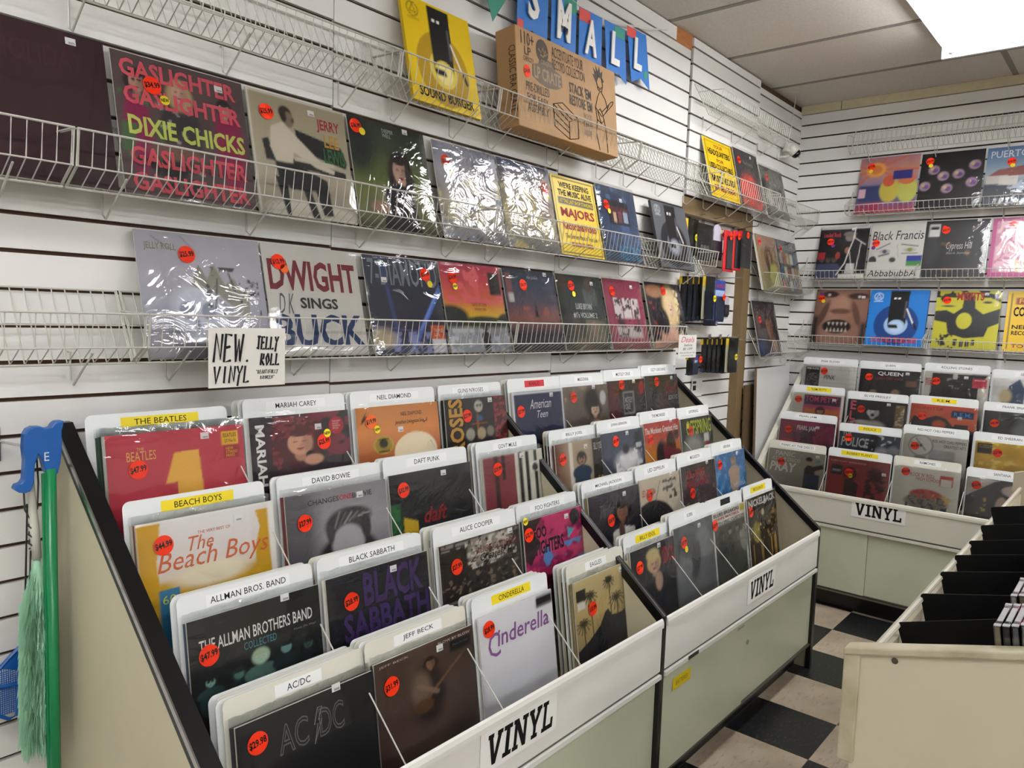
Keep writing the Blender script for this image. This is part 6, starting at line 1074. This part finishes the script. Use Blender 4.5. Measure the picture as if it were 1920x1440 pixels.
for i in range(5200):
    t = rs.random(); cx = top[0]*(1-t)+bot[0]*t; z = top[2]*(1-t)+bot[2]*t; a = rs.random()*math.tau; rr = (.01+.024*min(1, t*5))*(1 if t < .92 else .8)
    ex, ey = cx+rr*math.cos(a)*rs.uniform(.6, 1), rr*.8*math.sin(a)*rs.uniform(.6, 1); w = .0006
    k = rs.uniform(.03, .07)
    mb.add([(cx+.3*(ex-cx)-w, .3*ey, z+.012), (cx+.3*(ex-cx)+w, .3*ey, z+.012), (ex+w, ey, z-k*.5), (ex+rs.uniform(-.004, .004), ey, z-k)], [(0, 1, 2), (0, 2, 3)])
fo = mb.obj('fluffy_fibres', FL, du); fo['kind'] = 'stuff'
mb = MB(); mb.tube([top, ((top[0]*.8+bot[0]*.2), 0, top[2]*.8+bot[2]*.2), ((top[0]+bot[0])/2, 0, (top[2]+bot[2])/2), bot], [.006, .014, .016, .008], 12); mb.obj('fluffy_core', FL, du, smooth=True)
# swatter
fs0 = tl(0, 1345, -.03); sw = empty('fly_swatter', (fs0[0], -.03, fs0[1])); tag(sw, 'blue mesh fly swatter partly cut by the left edge', 'swatter')
def sp_(u, v): p = tl(u*.29167, 1020+v*.29167, -.03); return (p[0]-fs0[0], p[1]-fs0[1])
ol = [sp_(*q) for q in ((128, 660), (118, 900), (108, 1100), (60, 1125), (10, 1110), (-60, 1080), (-90, 980), (-60, 860), (0, 800), (60, 730))]
MB().tube([(x, 0, z) for x, z in ol+[ol[0]]], .004, 6).obj('rim', BL, sw)
mb = MB()
for i in range(1, 22):
    z = sp_(0, 820+i*13.5)[1]; xa, xb = sp_(-70, 900)[0], sp_(110, 900)[0]; mb.tube([(xa, 0, z), (xb, 0, z)], .0009, 4)
for i in range(1, 13):
    x = sp_(-75+i*14.5, 900)[0]; mb.tube([(x, 0, sp_(0, 810)[1]), (x, 0, sp_(0, 1110)[1])], .0009, 4)
g_ = mb.obj('mesh_grid', BL, sw); g_['kind'] = 'stuff'
a1, a2, a3 = sp_(128, 660), sp_(-20, 800), sp_(118, 810)
mb = MB(); mb.prism([a1, a2, a3][::-1], -.002, .002, 1); mb.obj('neck', BL, sw)
mb = MB(); q1, q2 = sp_(-70, 930), sp_(112, 900); mb.tube([(q1[0], 0, q1[1]), (q2[0], 0, q2[1])], .004, 6); mb.obj('cross_bar', BL, sw)
MB().tube([(a1[0], 0, a1[1]), (a1[0]+.012, 0, a1[1]+.1), (a1[0]+.02, 0, a1[1]+.3)], .002, 5).obj('wire_handle', WR, sw)

# ================================================================ CD RACK in the right foreground
RX0, RX1, RY, RZ = 1.43, 3.43, -1.394, .895
SLP = .285
RW = mat('worn_cream_paint', '#cbc4aa', .5, noise=.05, nscale=5); RE = mat('worn_cream_edge', '#bfb79d', .5, stain='#a0967a', nscale=14)
cr = empty('cd_rack', (RX0, RY, 0)); tag(cr, 'cream painted disc rack with black dividers in the right foreground', 'rack')
def ry(dy): return RZ+SLP*(-dy)
WID = .78
def board(x0, x1, m, name, top=0.0, y0=0.0):
    mb = MB(); mb.prism([(y0, 0), (y0, ry(y0)+top), (-WID, ry(-WID)+top), (-WID, 0)], x0, x1, 0); return mb.obj(name, m, cr)
board(.012, .03, RW, 'end_panel', -.012, -.02)
mb = MB(); mb.prism([(0, RZ-.215), (0, RZ-.004), (-.028, ry(-.028)-.004), (-.028, RZ-.215)], .004, .016, 0); bevel(mb.obj('corner_strip', RE, cr), .003)
mb = MB(); mb.prism([(0, RZ-.014), (0, RZ), (-WID, ry(-WID)), (-WID, ry(-WID)-.014)], 0, .036, 0); bevel(mb.obj('top_edge', RE, cr), .003)
s_ = P(1678, 1239, 0, RX0+.012); MB().tube([(.0105, s_[1]-RY, s_[2]), (.013, s_[1]-RY, s_[2])], .0055, 14).obj('screw', mat('screw_head', '#5c5648', .4, .7), cr)
mb = MB(); mb.box(.03, -.05, RZ-.21, RX1-RX0-.02, -.038, RZ-.02); mb.obj('side_board', RW, cr)
MB().tube([(.03, -.044, RZ-.002), (RX1-RX0-.02, -.044, RZ-.002)], .007, 8).obj('clear_rail', mat('pale_rail', '#bdb8a8', .25), cr)
fb = MB(); fb.prism([(-.02, 0), (-.02, ry(-.02)+.05), (-WID, ry(-WID)+.05), (-WID, 0)], RX1-RX0-.03, RX1-RX0, 0); fb.obj('far_end_panel', mat('tan_end', '#a89f88', .5), cr)
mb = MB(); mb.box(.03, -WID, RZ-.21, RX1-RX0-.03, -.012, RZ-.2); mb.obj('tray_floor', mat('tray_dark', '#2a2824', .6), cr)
mb = MB(); mb.box(.12, -WID+.03, 0, RX1-RX0-.05, -.06, RZ-.21); mb.obj('rack_base', RW, cr)
DV = mat('black_divider', '#050506', .55, spec=.2)
ang = math.atan(SLP)
def tilted(x, dy, up): return Matrix.Translation((RX0+x, RY+dy, ry(dy)+up)) @ Matrix.Rotation(-ang, 4, 'X')
dvm = MB(); 
def rr_card(w, h, r=.006):
    return [(0, -h), (-w, -h), (-w, -r), (-w+r*.3, -r*.3), (-w+r, 0), (-r, 0), (-r*.3, -r*.3), (0, -r)]
dvm.prism(rr_card(.19, .16)[::-1], 0, .0025, 0); dvm = dvm.mesh('disc_divider', DV)
DX = [(1681, 1167), (1725, 1113), (1762, 1072), (1789, 1041), (1816, 1014), (1838, 985), (1857, 951)]
for i, (u, v) in enumerate(DX):
    p = P(u, v, 1, -1.437)
    o = link('disc_divider', dvm); o.matrix_local = Matrix.Translation(p) @ Matrix.Rotation(-ang*(.85 if i else 1.15), 4, 'X') @ Matrix.Rotation(math.radians(-1), 4, 'Y')
    tag(o, ['nearest black divider plate, just behind the cream end panel', 'black divider plate, second from the near end of the disc rack', 'black divider plate, third from the near end of the disc rack', 'black divider plate, fourth from the near end of the disc rack', 'black divider plate, fifth from the near end of the disc rack', 'black divider plate, sixth from the near end of the disc rack', 'farthest black divider plate in the disc rack'][i], 'divider plate', 'black divider plates in the disc rack')
CASE = plastic('case_plastic', .02, 3.0, 5, .06, (.8, .82, .84)); PAPER = [mat('cd_'+c[1:], c, .4) for c in ('#b8a888', '#24262c', '#8c8f94', '#c8c4bc')]
cm = []
for m in PAPER:
    mb = MB().box(0, -.0085, -.122, .138, -.0015, -.001); cm.append(mb.mesh('disc_insert', m))
casem = MB().box(-.002, -.010, -.125, .142, 0, .001).mesh('case_shell', CASE)
hinge = MB().box(.0, -.0102, .0008, .012, .0002, .0022).box(.126, -.0102, .0008, .138, .0002, .0022).box(.03, -.009, .0009, .11, -.001, .0016).mesh('case_ridge', mat('case_rim', '#b4b6b8', .2))
for gi, gx in enumerate((.04, .235, .43, .63)):
    for k in range(9):
        o = link('disc_case', cm[(gi*3+k) % 4]); dy = -.222-.0125*k
        o.matrix_local = tilted(gx+.0, dy, .03+.004*random.random()) @ Matrix.Rotation(math.radians(8), 4, 'X')
        link('case_shell', casem, o); link('case_ridge', hinge, o)
        tag(o, 'clear disc case, %s from the left in the %s group of the disc rack' % (NTH[k], ('nearest', 'second', 'third', 'farthest')[gi]), 'disc case', 'disc cases in the rack')

# lightning mark between the outlined letters of the plain black record
for o in D.objects:
    if o.get('label', '') == 'plain black record with outlined grey letters':
        q = [(.53, .08), (.50, .175), (.525, .175), (.495, .29), (.555, .155), (.53, .155), (.56, .08), (.53, .08)]
        MB().tube([(x*.32, (1-y)*.312, .0056) for x, y in q], .0012, 4).obj('lightning_mark', ink('#8a8b90'), o)
